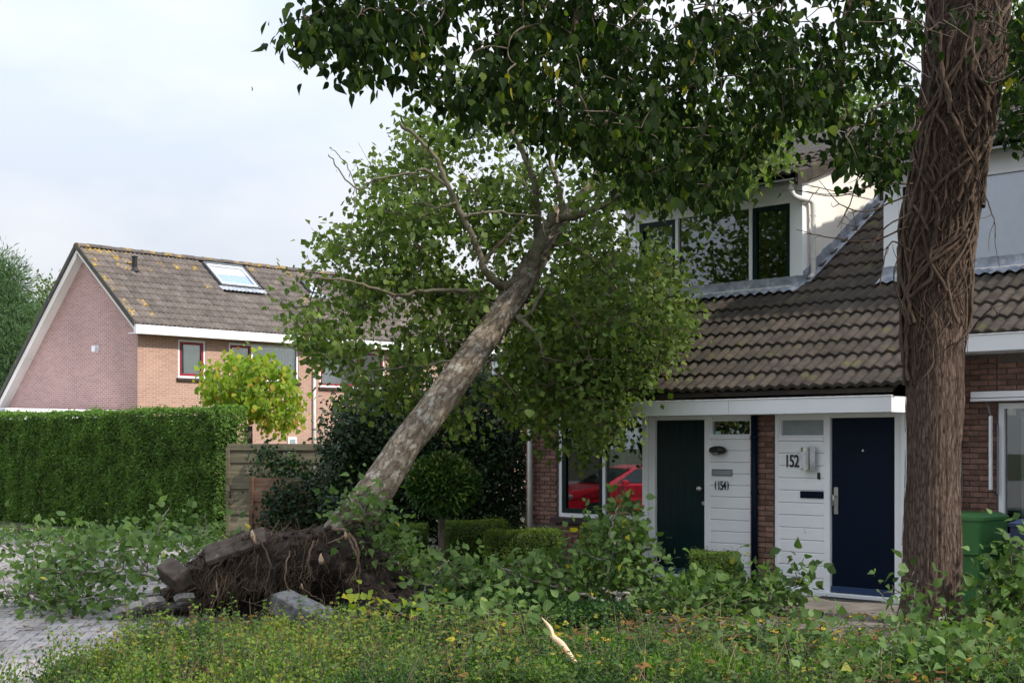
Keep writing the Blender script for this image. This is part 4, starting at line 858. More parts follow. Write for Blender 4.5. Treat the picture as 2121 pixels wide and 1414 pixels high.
lf = MB(); lf.bbox(-.32, LLEN+.1, EY-.10, EY+.02, EZ-.30, EZ-.045, .004); lf.box(-.315, LLEN, EY-.112, EY-.101, EZ-.10, EZ-.05); lf.box(-.31, LLEN, EY+.021, -.003, EZ-.29, EZ-.26); lf.build('fascia', WHITE, HC)
x, _ = l_front(648.5, 800); MB().tube([(x, -.06, .1), (x, -.06, EZ-.28)], .055, 10).build('downpipe', PIPEW, HC, smooth=True)
vx_ = MB(); vx_.tube([(-.0, 2.1, 4.55), (-.12, 2.1, 4.55)], [.11, .09], 12); vx_.bbox(-.14, -.12, 2.0, 2.2, 4.46, 4.64, .01); vx_.build('wall_vent', WHITE, HC)
# windows of the far house: white outer frame, red sashes
def far_window(i, mull, sashes):
    a, b, z0, z1 = W[i]; w = window(HC, a, b, z0, z1, .02, fr=.06, mull=mull, frame=WHITE, sashes=sashes, glassmat=GLASSF, sill=PLINTH, silld=.10); return w, a, b, z0, z1
w, a, b, z0, z1 = far_window(0, (), [(0, REDP, .075)]); MB().box(a+.15, b-.15, .14, .15, z0+.1, z1-.1).build('blind_or_reflection', pm('pale_green_blind', (.62, .70, .66), (.58, .66, .62)), w)
mx_, _ = l_front(523, 740); w, a, b, z0, z1 = far_window(1, (mx_,), [(0, REDP, .075)]); curtain(w, mx_+.04, b-.08, z0+.08, z1-.06, .20, CURT, 14, .03); curtain(w, a+.1, mx_-.05, z0+.08, z1-.06, .22, LACE, 5, .03)
mx_, _ = l_front(747, 760); w, a, b, z0, z1 = far_window(2, (mx_,), [(0, REDP, .06), (1, REDP, .06)]); BLUEC = pm('blue_curtain', (.16, .25, .42), (.10, .17, .32), scale=3)
for (p, q) in ((a+.1, a+.4), (mx_+.08, mx_+.3), (b-.35, b-.1)): curtain(w, p, q, z0+.1, z1-.08, .2, BLUEC, 3, .03)
for px_, w_ in ((604, 22),):
    p, q = l_front(px_-9, 905); r2, _ = l_front(px_+9, 905); MB().box(p, r2, -.05, -.002, q-.6, q).build('small_window', WHITE, HC); MB().box(p+.06, r2-.06, -.056, -.051, q-.54, q-.06).build('pane', FROST, HC)
# flat-roofed garage before the gable
GA = thing('garage', 'low garage with white flat-roof edge between hedge and gable', 'garage', tuple(np.array([LP[0], LP[1], 0])+LXD*-3.4+LYD*1.0), LPH)
MB().box(.1, 3.2, .1, 15, 0, 2.5).build('wall', BRICKG, GA); m = MB(); m.bbox(-.1, 3.3, -.1, 6.2, 2.42, 2.74, .01); m.bbox(-.08, 3.28, 6.202, 15.2, 2.40, 2.72, .01); m.build('roof_edge', WHITE, GA)

# ================================================================== HEDGE, FENCE, SHRUBS
def leafy_box(name, label, cat, loc, rz_, lx, ly, h, leaf, dens, mat, rough=.05, wob=.04, group=None, wide=1.0, sides='ftlr', core=HEDGECORE, taper=0.0):
    """clipped hedge: dark inner body with leaves standing on its faces (local box: x -lx..0?, y 0..ly)"""
    t = thing(name, label, cat, loc, rz_, group)
    e = rough*1.6
    c = MB(); c.bbox(e, lx-e, e, ly-e, 0.0, h-e, min(.1, h*.1, lx*.15)); c.build('inner_body', core, t)
    specs = {'f': ((0, 0, 0), (lx, 0, 0), (0, 0, h), (0, -1, 0)), 'k': ((0, ly, 0), (lx, 0, 0), (0, 0, h), (0, 1, 0)), 't': ((0, 0, h), (lx, 0, 0), (0, ly, 0), (0, 0, 1)), 'l': ((0, 0, 0), (0, ly, 0), (0, 0, h), (-1, 0, 0)), 'r': ((lx, 0, 0), (0, ly, 0), (0, 0, h), (1, 0, 0))}
    Ps, Ns = [], []
    for s in sides:
        o, u, v, n = [np.array(q, float) for q in specs[s]]; k = int(np.linalg.norm(u)*np.linalg.norm(v)*dens); ab = rng.random((k, 2))
        Ps.append(o+ab[:, :1]*u+ab[:, 1:]*v); Ns.append(np.tile(n, (k, 1)))
    P = np.concatenate(Ps); N_ = np.concatenate(Ns)
    bump = np.array([mnoise.fractal((p[0]*1.7, p[1]*1.7, p[2]*1.7), 1.0, 2.0, 3) for p in P])
    P = P+N_*(bump*wob-rng.random(len(P))**2*rough*1.5+rough*.3)[:, None]
    hi_ = rng.random(len(P)) < .03; P[hi_] += N_[hi_]*rng.random((hi_.sum(), 1))*rough*1.6
    # round the top edges a little
    D = norm(N_*.6+rvec(len(P))*.9+np.array([0, 0, .35])); U = norm(N_+rvec(len(P))*.7+np.array([0, 0, .5])); S = leaf*(.7+.6*rng.random(len(P)))
    rn = np.clip(.45+.28*bump+.22*rng.normal(size=len(P)), 0, 1)
    foliage('foliage', P, D, U, S, rn, mat, t, world=False, wide=wide); return t
UD = np.array([-.7089, .7053])                         # receding direction of the terrace front
hr = pt(452, 1100, 26.6); HEDX = math.atan2(-UD[1], -UD[0])
h0 = np.array([hr[0], hr[1]])+UD*15.0
HEDGE_R = math.atan2(hr[1]-h0[1], hr[0]-h0[0])
leafy_box('hedge', 'tall clipped green hedge along the left of the road', 'hedge', (h0[0], h0[1], 0), HEDGE_R, 15.0, .62, 2.42, .055, 2600, L_HEDGE, rough=.05, wob=.09, sides='ftr', wide=1.1)
# fence of horizontal planks beside the hedge
def fence(name, label, x0px, x1px, ytop, D0, D1, nplank, mat, cap=True, ybot=None):
    p0 = pt(x0px, ytop, D0); p1 = pt(x1px, ytop, D1); ln = float(np.hypot(*(p1-p0)[:2])); rz_ = math.atan2(p1[1]-p0[1], p1[0]-p0[0]); h = float(p0[2])
    t = thing(name, label, 'fence', (p0[0], p0[1], 0), rz_); ph = (h-.06)/nplank
    me = None
    for k in range(nplank):
        q = MB().add([(-.02, y, z) for (y, z) in ((-.030, 0), (.0, 0), (.0, ph+.02), (-.018, ph+.02))]+[(ln+.02, y, z) for (y, z) in ((-.030, 0), (.0, 0), (.0, ph+.02), (-.018, ph+.02))], [(0, 1, 2, 3), (7, 6, 5, 4), (0, 4, 5, 1), (1, 5, 6, 2), (2, 6, 7, 3), (3, 7, 4, 0)])
        o = q.build('plank', mat, t); at = o.data.attributes.new('rnd', 'FLOAT', 'POINT'); at.data.foreach_set('value', np.full(8, random.random(), dtype=np.float32)); o.location = (0, .012*(k % 2), .05+k*ph); o.rotation_euler = (0, random.uniform(-.004, .004), 0)
    for x in (-.07, ln+.0): MB().bbox(x, x+.07, -.07, .03, 0, h+.03, .006).build('post', mat, t)
    if cap: MB().bbox(-.05, ln+.05, -.05, .05, h-.02, h+.10, .006).build('cap_rail', mat, t)
    return t, p0, p1
fence('plank_fence', 'weathered grey-green horizontal plank fence at the end of the hedge', 478, 700, 930, 25.6, 25.2, 7, WOODF)
fence('plank_fence', 'lower brown plank fence with ivy before the grey-green fence', 527, 740, 990, 24.3, 23.6, 6, WOODB, cap=False)

def blob_shrub(name, label, cat, poly, D0, D1, n, leaf, mat, base, core=None, wide=1.1, hang=.2, stems=6, cap=0, group=None, clusters=60, sig=.16, hi=False):
    """a bush filling a volume seen as a polygon: leaf clusters carried by stems from its base"""
    t = thing(name, label, cat, base, 0, group); q = sample_poly(poly, clusters); Dd = D0+(D1-D0)*rng.random(clusters)
    Cc = np.array([pt(a, b, d) for (a, b), d in zip(q, Dd)]); Cc[:, 2] = np.maximum(Cc[:, 2], .05)
    bs = np.array(base, float); nodes = [bs+np.array([0, 0, .05*i]) for i in range(6)]
    tw = grow(nodes, Cc, r0=.02, r1=.004, wob=.08); tubes('stem', [(p, r) for p, r, _ in tw], 5, TWIG, t, kind='stuff')
    per = n//clusters; idx = np.repeat(np.arange(clusters), per); P = Cc[idx]+rng.normal(size=(len(idx), 3))*sig; P[:, 2] = np.maximum(P[:, 2], .03)
    D = norm(rvec(len(P))+np.array([0, -.3, -hang])); U = norm(rvec(len(P))*.8+np.array([.2, -.5, .8])); S = leaf*(.65+.7*rng.random(len(P))); rn = np.clip(rng.normal(.45, .25, len(P)), 0, 1)
    leaves_split(t, P, D, U, S, rn, mat, cap, hi=hi, wide=wide); return t
blob_shrub('ivy_bush', 'dark glossy ivy bush overgrowing the fence beside the fallen trunk', 'bush', [(690, 900), (700, 845), (725, 815), (775, 805), (830, 830), (850, 1000), (800, 1085), (700, 1085), (685, 990)], 21.8, 24.0, 16000, .085, L_DARK, tuple(pt(720, 1140, 22.8)*np.array([1, 1, 0])), clusters=230, sig=.17)
blob_shrub('evergreen_bush', 'dark evergreen bush filling the gap left of the brick corner', 'bush', [(800, 900), (880, 800), (990, 760), (1090, 780), (1098, 1000), (1090, 1105), (800, 1105)], 21.5, 24.0, 30000, .085, L_DARK, tuple(pt(960, 1140, 23.0)*np.array([1, 1, 0])), clusters=360, sig=.2)
ivb = thing('ivy', 'green ivy climbing over the brown plank fence', 'ivy', tuple(pt(600, 1130, 23.7)*np.array([1, 1, 0])))
def build_ivy():
    q = np.vstack([sample_poly([(560, 1010), (600, 990), (690, 970), (720, 1000), (720, 1090), (545, 1080)], 95), sample_poly([(530, 935), (585, 930), (590, 950), (640, 962), (650, 985), (560, 985), (510, 978)], 26)]); Cc = np.array([pt(a, b, 23.55+.25*rng.random()) if b > 985 else pt(a, b, 25.2) for a, b in q])
    tw = grow([np.array(wloc(ivb))+np.array([0, 0, .05*i]) for i in range(4)], Cc, r0=.012, r1=.003); tubes('stem', [(p, r) for p, r, _ in tw], 4, TWIG, ivb, kind='stuff')
    idx = np.repeat(np.arange(len(Cc)), 22); P = Cc[idx]+rng.normal(size=(len(idx), 3))*np.array([.11, .04, .11]); P[:, 2] = np.maximum(P[:, 2], .03)
    foliage('foliage', P, norm(rvec(len(P))+np.array([0, -.2, -.5])), norm(rvec(len(P))*.6+np.array([0, -1, .4])), .075*(.7+.6*rng.random(len(P))), np.clip(rng.normal(.5, .25, len(P)), 0, 1), L_DARK, ivb, wide=1.35)
build_ivy()
# clipped box bushes
def boxbush(px0, px1, ytop, D, label, depth=.6, name='box_bush'):
    a = pt(px0, ytop, D); b = pt(px1, ytop, D); leafy_box(name, label, 'bush', (a[0], a[1], 0), R(-6), b[0]-a[0], depth, a[2], .024, 9000, L_BOX, rough=.035, wob=.035, sides='ftlr', group='clipped box bushes in the front garden')
boxbush(918, 1038, 1083, 18.4, 'clipped box bush right of the ball tree stem, left of the brick wall')
boxbush(1005, 1155, 1103, 17.4, 'clipped box bush in front of the white drainpipe, widest of the group')
boxbush(795, 872, 1090, 18.8, 'clipped box bush behind the fallen trunk, left of the ball tree stem')
boxbush(1434, 1532, 1148, 16.0, 'clipped box bush beside the dark green door', depth=.5)
boxbush(1205, 1325, 1088, 17.3, 'clipped box bush under the window behind the broken branch', depth=.4)

# ball-shaped laurel on a stem
def ball_tree():
    D = 16.9; c = pt(918, 1003, D); base = np.array([c[0]-.02, D, 0]); t = thing('ball_tree', 'ball-shaped laurel on a bare stem right of the fallen trunk', 'tree', base)
    bigtrunk('trunk', [base, base+[.01, 0, .4], base+[0, .01, .8], c], [.05, .042, .04, .03], 14, 20, TWIG, t, lump=.006)
    n = 5200; d = rvec(n); r = (.40*(1-.35*rng.random(n)**2))*(1+.07*np.array([mnoise.noise(tuple(q*2.5)) for q in d]))
    P = c+d*r[:, None]*np.array([1, 1, .83]); Dd = norm(d*.9+rvec(n)*.6+np.array([0, 0, .3])); U = norm(d*.5+rvec(n)*.5+np.array([0, 0, .9]))
    rn = np.clip(rng.normal(.35, .2, n)+.35*(d[:, 2] > .3)*(rng.random(n) < .4), 0, 1)
    bl = lm('laurel_leaf', [(0, (.022, .058, .014)), (.5, (.052, .112, .022)), (.9, (.10, .17, .035)), (1, (.34, .36, .15))], trans=.18, rough=.28)
    leaves_split(t, P, Dd, U, .085*(.7+.5*rng.random(n)), rn, bl, 150, hi=True, wide=.75, name='crown')
    tips = rvec(70); tips[:, 2] = np.abs(tips[:, 2])*.9+.1; tips = norm(tips); P = c+tips*.41*np.array([1, 1, .85])
    foliage('bud', P, norm(tips+np.array([0, 0, .6])), rvec(70), np.full(70, .05), np.full(70, 1.0), bl, t, kind=None)
    tw = grow([base+[0, 0, .9], base+[0, 0, 1.0]], c+rvec(40)*.33*np.array([1, 1, .8]), r0=.012); tubes('limb', [(p, r) for p, r, _ in tw], 5, TWIG, t, kind='stuff')
ball_tree()
def lime_tree():
    D = 29.5; c = pt(520, 815, D); base = np.array([pt(515, 900, D)[0], D, 0]); t = thing('catalpa_tree', 'small round tree with yellow-green leaves before the pink house', 'tree', base); knot = pt(514, 882, D)
    bigtrunk('trunk', [base, (base+knot)/2+[.02, 0, 0], knot], [.09, .08, .085], 12, 14, TWIG, t, lump=.01)
    n = 130; q = sample_poly([(415, 800), (430, 760), (470, 738), (540, 735), (590, 765), (610, 800), (632, 840), (630, 868), (590, 885), (560, 898), (540, 870), (480, 862), (440, 845), (418, 825)], n); Cc = np.array([pt(a, b, D+rng.normal()*.55) for a, b in q])
    tw = grow([knot, knot+[0, 0, .08]], Cc, r0=.03, r1=.006, wob=.05); tubes('limb', [(p, r) for p, r, _ in tw], 5, TWIG, t, kind='stuff')
    idx = np.repeat(np.arange(n), 19); P = Cc[idx]+rng.normal(size=(len(idx), 3))*.12; low = P[:, 2] < knot[2]+.25
    leaves_split(t, P, norm(rvec(len(P))*.7+np.array([0, -.2, -.8])), norm(rvec(len(P))*.6+np.array([.3, -.6, .7])), .115*(.5+.9*rng.random(len(P))), np.clip(rng.normal(.5, .25, len(P))+.4*low*rng.random(len(P)), 0, 1), L_LIME, 300, hi=True, wide=1.3, name='crown')
lime_tree()
def far_tree(name, label, cpx, cpy, D, rx, rz_, n, leaf, mat, clusters=90, tall=None, group=None, sig=.3, seedn=0, needles=False, wide=1.0, trunkr=.2, loc=None):
    c = pt(cpx, cpy, D) if loc is None else np.array(loc, float); base = np.array([c[0], c[1], 0]); t = thing(name, label, 'tree', base, 0, group)
    bigtrunk('trunk', [base, base+[.1, 0, c[2]*.5], c+[0, 0, rz_*.5]], [trunkr, trunkr*.7, trunkr*.15], 12, 20, TWIG, t, lump=.03)
    d = rvec(clusters); rr = rng.random(clusters)**.4; Cc = c+d*rr[:, None]*np.array([rx, rx, rz_])
    if needles: Cc[:, :2] = c[:2]+(Cc[:, :2]-c[:2])*np.clip(1.0-.55*(Cc[:, 2]-c[2])/rz_, .3, 1.4)[:, None]
    Cc[:, 2] = np.maximum(Cc[:, 2], .6)
    nodes = [base+(c+[0, 0, rz_*.5]-base)*u for u in np.linspace(.25, 1, 14)]; tw = grow(nodes, Cc, r0=.05, r1=.01, sag=.03, wob=.06); tubes('limb', [(p, r) for p, r, _ in tw], 5, TWIG, t, kind='stuff')
    idx = np.repeat(np.arange(clusters), n//clusters); off = rng.normal(size=(len(idx), 3))*sig; P = Cc[idx]+off
    Dd = norm(off*.8+rvec(len(P))*sig*.8+np.array([0, 0, .25*sig if needles else -.2*sig])); S = leaf*(.6+.8*rng.random(len(P)))
    foliage('crown', P, Dd, norm(rvec(len(P))+np.array([.3, -.4, .8])), S, np.clip(rng.normal(.5, .25, len(P)), 0, 1), mat, t, wide=wide); return t
far_tree('pine_tree', 'tall pine tree at the far left beside the gable', -8, 735, 62, 2.5, 4.3, 60000, .26, L_PINE, 330, sig=.34, needles=True, wide=.22, trunkr=.25)
far_tree('pine_tree', 'pine tree partly behind the tall pine, close to the roof slope', 62, 760, 68, 1.8, 3.0, 9000, .30, L_PINE, 90, sig=.36, needles=True, wide=.22)
far_tree('birch_tree', 'thin pale-leaved tree between the pine and the gable', 88, 690, 75, 1.1, 3.4, 1500, .22, L_BG, 60, sig=.25, trunkr=.12)
far_tree('ash_tree', 'sunlit light green tree rising behind the terrace roof', 1690, 285, 36, 3.4, 2.0, 9000, .16, L_BG, 160, sig=.30, wide=1.2)
far_tree('oak_tree', 'broad green tree behind the terrace at the right edge', 2150, 150, 38, 2.8, 2.4, 5000, .16, L_BG, 110, sig=.3, wide=1.2)
far_tree('street_tree', 'leafy tree across the road, left of the view, reflected in the windows', 0, 0, 0, 3.6, 4.0, 9000, .22, L_FALL, 130, sig=.4, wide=1.2, loc=(-16.5, 20.0, 5.8), group='trees across the road')
far_tree('street_tree', 'nearer leafy tree across the road, left of the view, reflected in the dormer', 0, 0, 0, 3.2, 4.0, 8000, .22, L_FALL, 120, sig=.4, wide=1.2, loc=(-17.5, 13.2, 5.8), group='trees across the road')

# ================================================================== STANDING TREE WITH VINES
TB = gpt(1928, 1302); TD = TB[1]
trunk_px = [(1928, 1310, 66), (1930, 1230, 61), (1932, 1000, 58), (1936, 800, 60), (1937, 620, 66), (1945, 480, 72), (1968, 320, 74), (1992, 160, 78), (2008, 0, 80), (2022, -160, 76), (2030, -400, 66), (2045, -700, 50), (2060, -900, 30)]
ST = thing('lime_tree', 'tall standing tree with furrowed trunk wrapped in ivy stems at the right', 'tree', (TB[0], TB[1], 0))
tpath = [pt(a, b, TD) for a, b, _ in trunk_px]; trad = [h/F*TD*.93 for _, _, h in trunk_px]; trad[0] *= 1.3; trad[1] *= 1.06
_, SP = bigtrunk('trunk', tpath, trad, 150, 330, BARKS, ST, disp=.013, freq=9.0, along=.22, lump=.025)
def trunk_at(z):
    i = np.array([p[2] for p in tpath]); return np.array([np.interp(z, i, [p[k] for p in tpath]) for k in range(3)]), float(np.interp(z, i, trad))
def vine(z0, z1, th, rad, tw, wig, n=26, lift=1.0):
    zs = np.linspace(z0, z1, n); ph = random.random()*9; out = []
    for i, z in enumerate(zs):
        c, r = trunk_at(z); a = th+tw*(z-z0)+wig*mnoise.noise((z*1.1+ph, ph, 0))+.3*wig*mnoise.noise((z*3.5, ph, 4))
        rr = r*1.02+rad*lift+.03*max(0, mnoise.noise((z*1.7, ph+7, 2)))
        out.append(c+np.array([math.cos(a)*rr, math.sin(a)*rr, 0]))
    return np.array(out), np.linspace(rad, rad*.65, n)*(1+.12*rng.normal(size=n))
def vines():
    ths = []
    for i in range(96):
        z0 = 2.9+random.random()**1.4*2.2 if i > 22 else random.choice([2.55, 2.35, 2.3, 2.75, 2.9])+random.random()*.2
        th = random.uniform(0, 2*math.pi)
        if i < 40: th = random.uniform(math.pi*.95, math.pi*2.05)
        if i <= 22: th = random.choice([math.pi*1.08, math.pi*1.22, math.pi*1.9, math.pi*1.3])+random.uniform(-.18, .18)
        P, r = vine(z0, z0+random.uniform(1.2, 3.4), th, random.choice([.007, .009, .012, .016, .021]), random.choice([-1, 1])*random.uniform(.1, 1.25), random.uniform(.7, 1.9), n=34, lift=random.uniform(.6, 2.6)); tubes('vine_stem', [(P, r)], 7, BARKV, ST)
    fine = []
    for i in range(270):
        z0 = 2.6+random.random()**1.2*4.0; P, r = vine(z0, z0+random.uniform(.5, 1.5), random.uniform(math.pi*.85, math.pi*2.15), random.uniform(.002, .005), random.uniform(-2.2, 2.2), 1.6, 16, lift=random.uniform(2, 9)); fine.append((P, r))
    for i in range(80):                                 # aerial rootlets on the bare lower bark
        z0 = .3+random.random()*2.2; P, r = vine(z0, z0+random.uniform(.2, .9), random.uniform(math.pi*.9, math.pi*2.1), random.uniform(.0015, .003), random.uniform(-.3, .3), .5, 12, lift=2); fine.append((P, r))
    tubes('fine_vine', fine, 4, BARKV, ST, kind='stuff')
    ex = []                                             # dead ivy shoots standing off the trunk
    specs = [((1880, 470), (1800, 500), (1720, 490), (1655, 470)), ((1890, 400), (1800, 440), (1740, 430), (1690, 380)), ((1890, 380), (1820, 380), (1750, 400), (1650, 395)), ((1895, 330), (1820, 380), (1740, 410), (1660, 400)),
             ((1890, 300), (1800, 330), (1760, 430), (1735, 470)), ((1900, 250), (1800, 300), (1760, 340), (1700, 340)), ((1900, 230), (1820, 260), (1750, 250), (1680, 300)), ((1890, 440), (1840, 470), (1790, 520), (1765, 430)),
             ((1900, 180), (1830, 170), (1770, 130), (1740, 140)), ((1905, 150), (1840, 110), (1790, 110), (1760, 60)), ((1910, 120), (1850, 60), (1820, 30), (1800, -20)), ((1900, 280), (1850, 290), (1800, 270), (1745, 330)),
             ((1885, 520), (1850, 500), (1835, 530), (1820, 600)), ((2015, 360), (2040, 400), (2055, 450), (2058, 495)), ((2010, 690), (2030, 660), (2050, 640), (2060, 650)), ((2060, 130), (2090, 100), (2115, 110), (2140, 130)), ((2060, 230), (2090, 210), (2110, 230), (2140, 260)), ((1870, 640), (1855, 600), (1850, 560), (1862, 520))]
    for s in specs:
        dd = [TD-.25, TD-.45-random.random()*.3, TD-.6-random.random()*.4, TD-.5-random.random()*.6]; P = smooth_path([pt(a, b, d) for (a, b), d in zip(s, dd)], 18); P[1:] += np.cumsum(rng.normal(size=(17, 3))*.004, 0)
        tubes('ivy_shoot', [(P, np.linspace(.010, .003, 18))], 5, BARKV, ST)
        for _ in range(3):
            i = random.randint(6, 15); d = P[i]-P[i-2]; d = d/np.linalg.norm(d); e = P[i]+d*random.uniform(.1, .25)+rng.normal(size=3)*.07; ex.append((smooth_path([P[i], (P[i]+e)/2+rng.normal(size=3)*.02, e], 8), np.linspace(.004, .0018, 8)))
    tubes('fine_shoot', ex, 4, BARKV, ST, kind='stuff')
vines()
LOWER = np.array([(560, 20), (585, 55), (610, 100), (640, 135), (675, 90), (700, 75), (725, 95), (745, 190), (772, 165), (795, 60), (830, 105), (865, 190), (900, 225), (960, 245), (1030, 268), (1100, 275), (1150, 325), (1200, 325), (1260, 350), (1300, 405), (1340, 440), (1400, 430), (1435, 455), (1490, 462), (1520, 425), (1540, 360), (1580, 315), (1620, 290), (1650, 215), (1700, 250), (1750, 330), (1790, 380), (1850, 375), (1890, 350), (1960, 120), (2040, 150), (2070, 300), (2100, 320), (2150, 320), (2300, 350)], float)
def canopy():
    lo_ = lambda x: np.interp(x, LOWER[:, 0], LOWER[:, 1])-np.interp(x, [850, 950, 1500, 1560], [0, 34, 34, 0])
    Q = []
    while len(Q) < 980:
        x = random.uniform(612, 2260); top = -330
        y = random.uniform(top, lo_(x)-25)
        if y > lo_(x)-np.interp(x, [600, 850, 900], [62, 50, 30]): continue
        hole = mnoise.noise((x*.012, y*.014, 3.3))
        if 1570 < x < 1900 and y < 230 and hole > .16: continue
        if hole > ((.15 if x < 1050 else .32) if y > -60 else .3): continue
        if y > 0 and 600 < x < 830 and y > lo_(x)-55 and random.random() < .35: continue
        Dm = np.interp(x, [570, 900, 1300, 1700, 2250], [8.8, 9.3, 10.5, 11.6, 12.2]); D = Dm+random.uniform(-.9, 1.4)*np.interp(x, [570, 1000], [.5, 1])
        if y < 0 and random.random() < .55: continue
        Q.append((x, y, D))
    edge = [(x+random.uniform(-8, 8), lo_(x)-random.uniform(22, 50)-(28 if x < 850 else 0), np.interp(x, [570, 900, 1300, 1700, 2250], [8.6, 9.2, 10.3, 11.5, 12.0])+random.uniform(-.4, .6)) for x in np.concatenate([np.linspace(618, 1540, 60), np.linspace(1660, 1870, 10)])]
    Q += edge
    Cc = np.array([pt(*q) for q in Q])
    # main limbs, mostly above the frame
    L0 = [tpath[9], tpath[10], tpath[11]]; limbs = []
    ends = [((1700, -330, 12.5), (1300, -300, 11.0), (900, -220, 9.6), (620, -120, 8.9)), ((1800, -420, 13), (1450, -300, 11.5), (1150, -160, 10.3), (950, -20, 9.6)), ((1850, -300, 12.8), (1650, -220, 11.8), (1500, -80, 11.0), (1430, 150, 10.8)), ((1900, -250, 12.6), (1780, -60, 12.0), (1740, 120, 11.8), (1760, 260, 11.8)), ((2120, -300, 13), (2200, -100, 12.6), (2240, 150, 12.4)), ((1700, -600, 13), (1200, -600, 12), (800, -500, 11)), ((1500, -200, 10.8), (1250, -60, 10.4), (1180, 120, 10.2), (1220, 240, 10.1))]
    for i, e in enumerate(ends):
        P = smooth_path([L0[i % 3]]+[pt(*q) for q in e], 26); limbs.append(P); tubes('limb', [(P, np.linspace(.10, .02, 26) if i in (0, 1, 4, 5) else np.linspace(.06, .006, 26))], 9, BARKV, ST)
    nodes = np.concatenate(limbs); tw = grow(nodes, Cc, r0=.012, r1=.003, sag=.10, wob=.07); tubes('twig', [(p, r) for p, r, _ in tw], 5, TWIG, ST, kind='stuff')
    P, D, U, S, rn = [], [], [], [], []
    for (p, r, ti) in tw:
        k = 19
        for j in range(k):
            u = random.random()**.6; a = p[min(len(p)-1, int(u*(len(p)-1)+.5))]; off = rng.normal(size=3)*np.array([.085, .085, .07])-np.array([0, 0, .05+.06*random.random()])
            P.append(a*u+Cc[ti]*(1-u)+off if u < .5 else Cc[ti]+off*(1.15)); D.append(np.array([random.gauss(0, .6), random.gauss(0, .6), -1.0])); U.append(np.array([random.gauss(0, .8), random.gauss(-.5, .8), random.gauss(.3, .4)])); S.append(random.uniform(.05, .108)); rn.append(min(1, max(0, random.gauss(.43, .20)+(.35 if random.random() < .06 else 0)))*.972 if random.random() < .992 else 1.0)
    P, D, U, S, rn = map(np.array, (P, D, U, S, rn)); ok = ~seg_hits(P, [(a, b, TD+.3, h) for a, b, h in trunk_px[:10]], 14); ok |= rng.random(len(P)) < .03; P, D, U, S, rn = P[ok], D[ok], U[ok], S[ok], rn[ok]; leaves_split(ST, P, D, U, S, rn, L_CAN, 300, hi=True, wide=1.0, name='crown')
    # upper crown, out of the picture but shading the fronts
    n = 46; c = np.stack([rng.uniform(2.5, 7.5, n), rng.uniform(10, 14, n), rng.uniform(7.2, 11.0, n)], 1); idx = np.repeat(np.arange(n), 22); P = c[idx]+rng.normal(size=(len(idx), 3))*.4
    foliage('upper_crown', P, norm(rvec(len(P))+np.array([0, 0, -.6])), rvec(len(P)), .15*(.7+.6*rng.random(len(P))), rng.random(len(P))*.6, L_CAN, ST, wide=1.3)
canopy()

# ================================================================== FALLEN TREE
FT = thing('fallen_tree', 'uprooted alder with lichen-spotted trunk leaning against the house', 'tree', tuple(gpt(690, 1276)))
ft_px = [(705, 1118, 14.75, 60), (745, 1062, 14.85, 54), (790, 1000, 15.0, 46), (835, 930, 15.25, 42.5), (882, 868, 15.5, 42), (935, 795, 15.85, 41), (990, 722, 16.2, 38.5), (1040, 650, 16.5, 35), (1080, 590, 16.75, 32), (1112, 535, 17.0, 28), (1140, 490, 17.2, 21), (1175, 440, 17.45, 17), (1210, 400, 17.6, 14), (1240, 355, 17.75, 11), (1275, 280, 17.9, 8), (1300, 180, 18.1, 4)]
fpath = [pt(a, b, d) for a, b, d, _ in ft_px]; frad = [h/F*d*.78 for _, _, d, h in ft_px]
bigtrunk('trunk', fpath, frad, 72, 230, BARKA, FT, disp=.006, freq=5.0, along=.6, lump=.022)
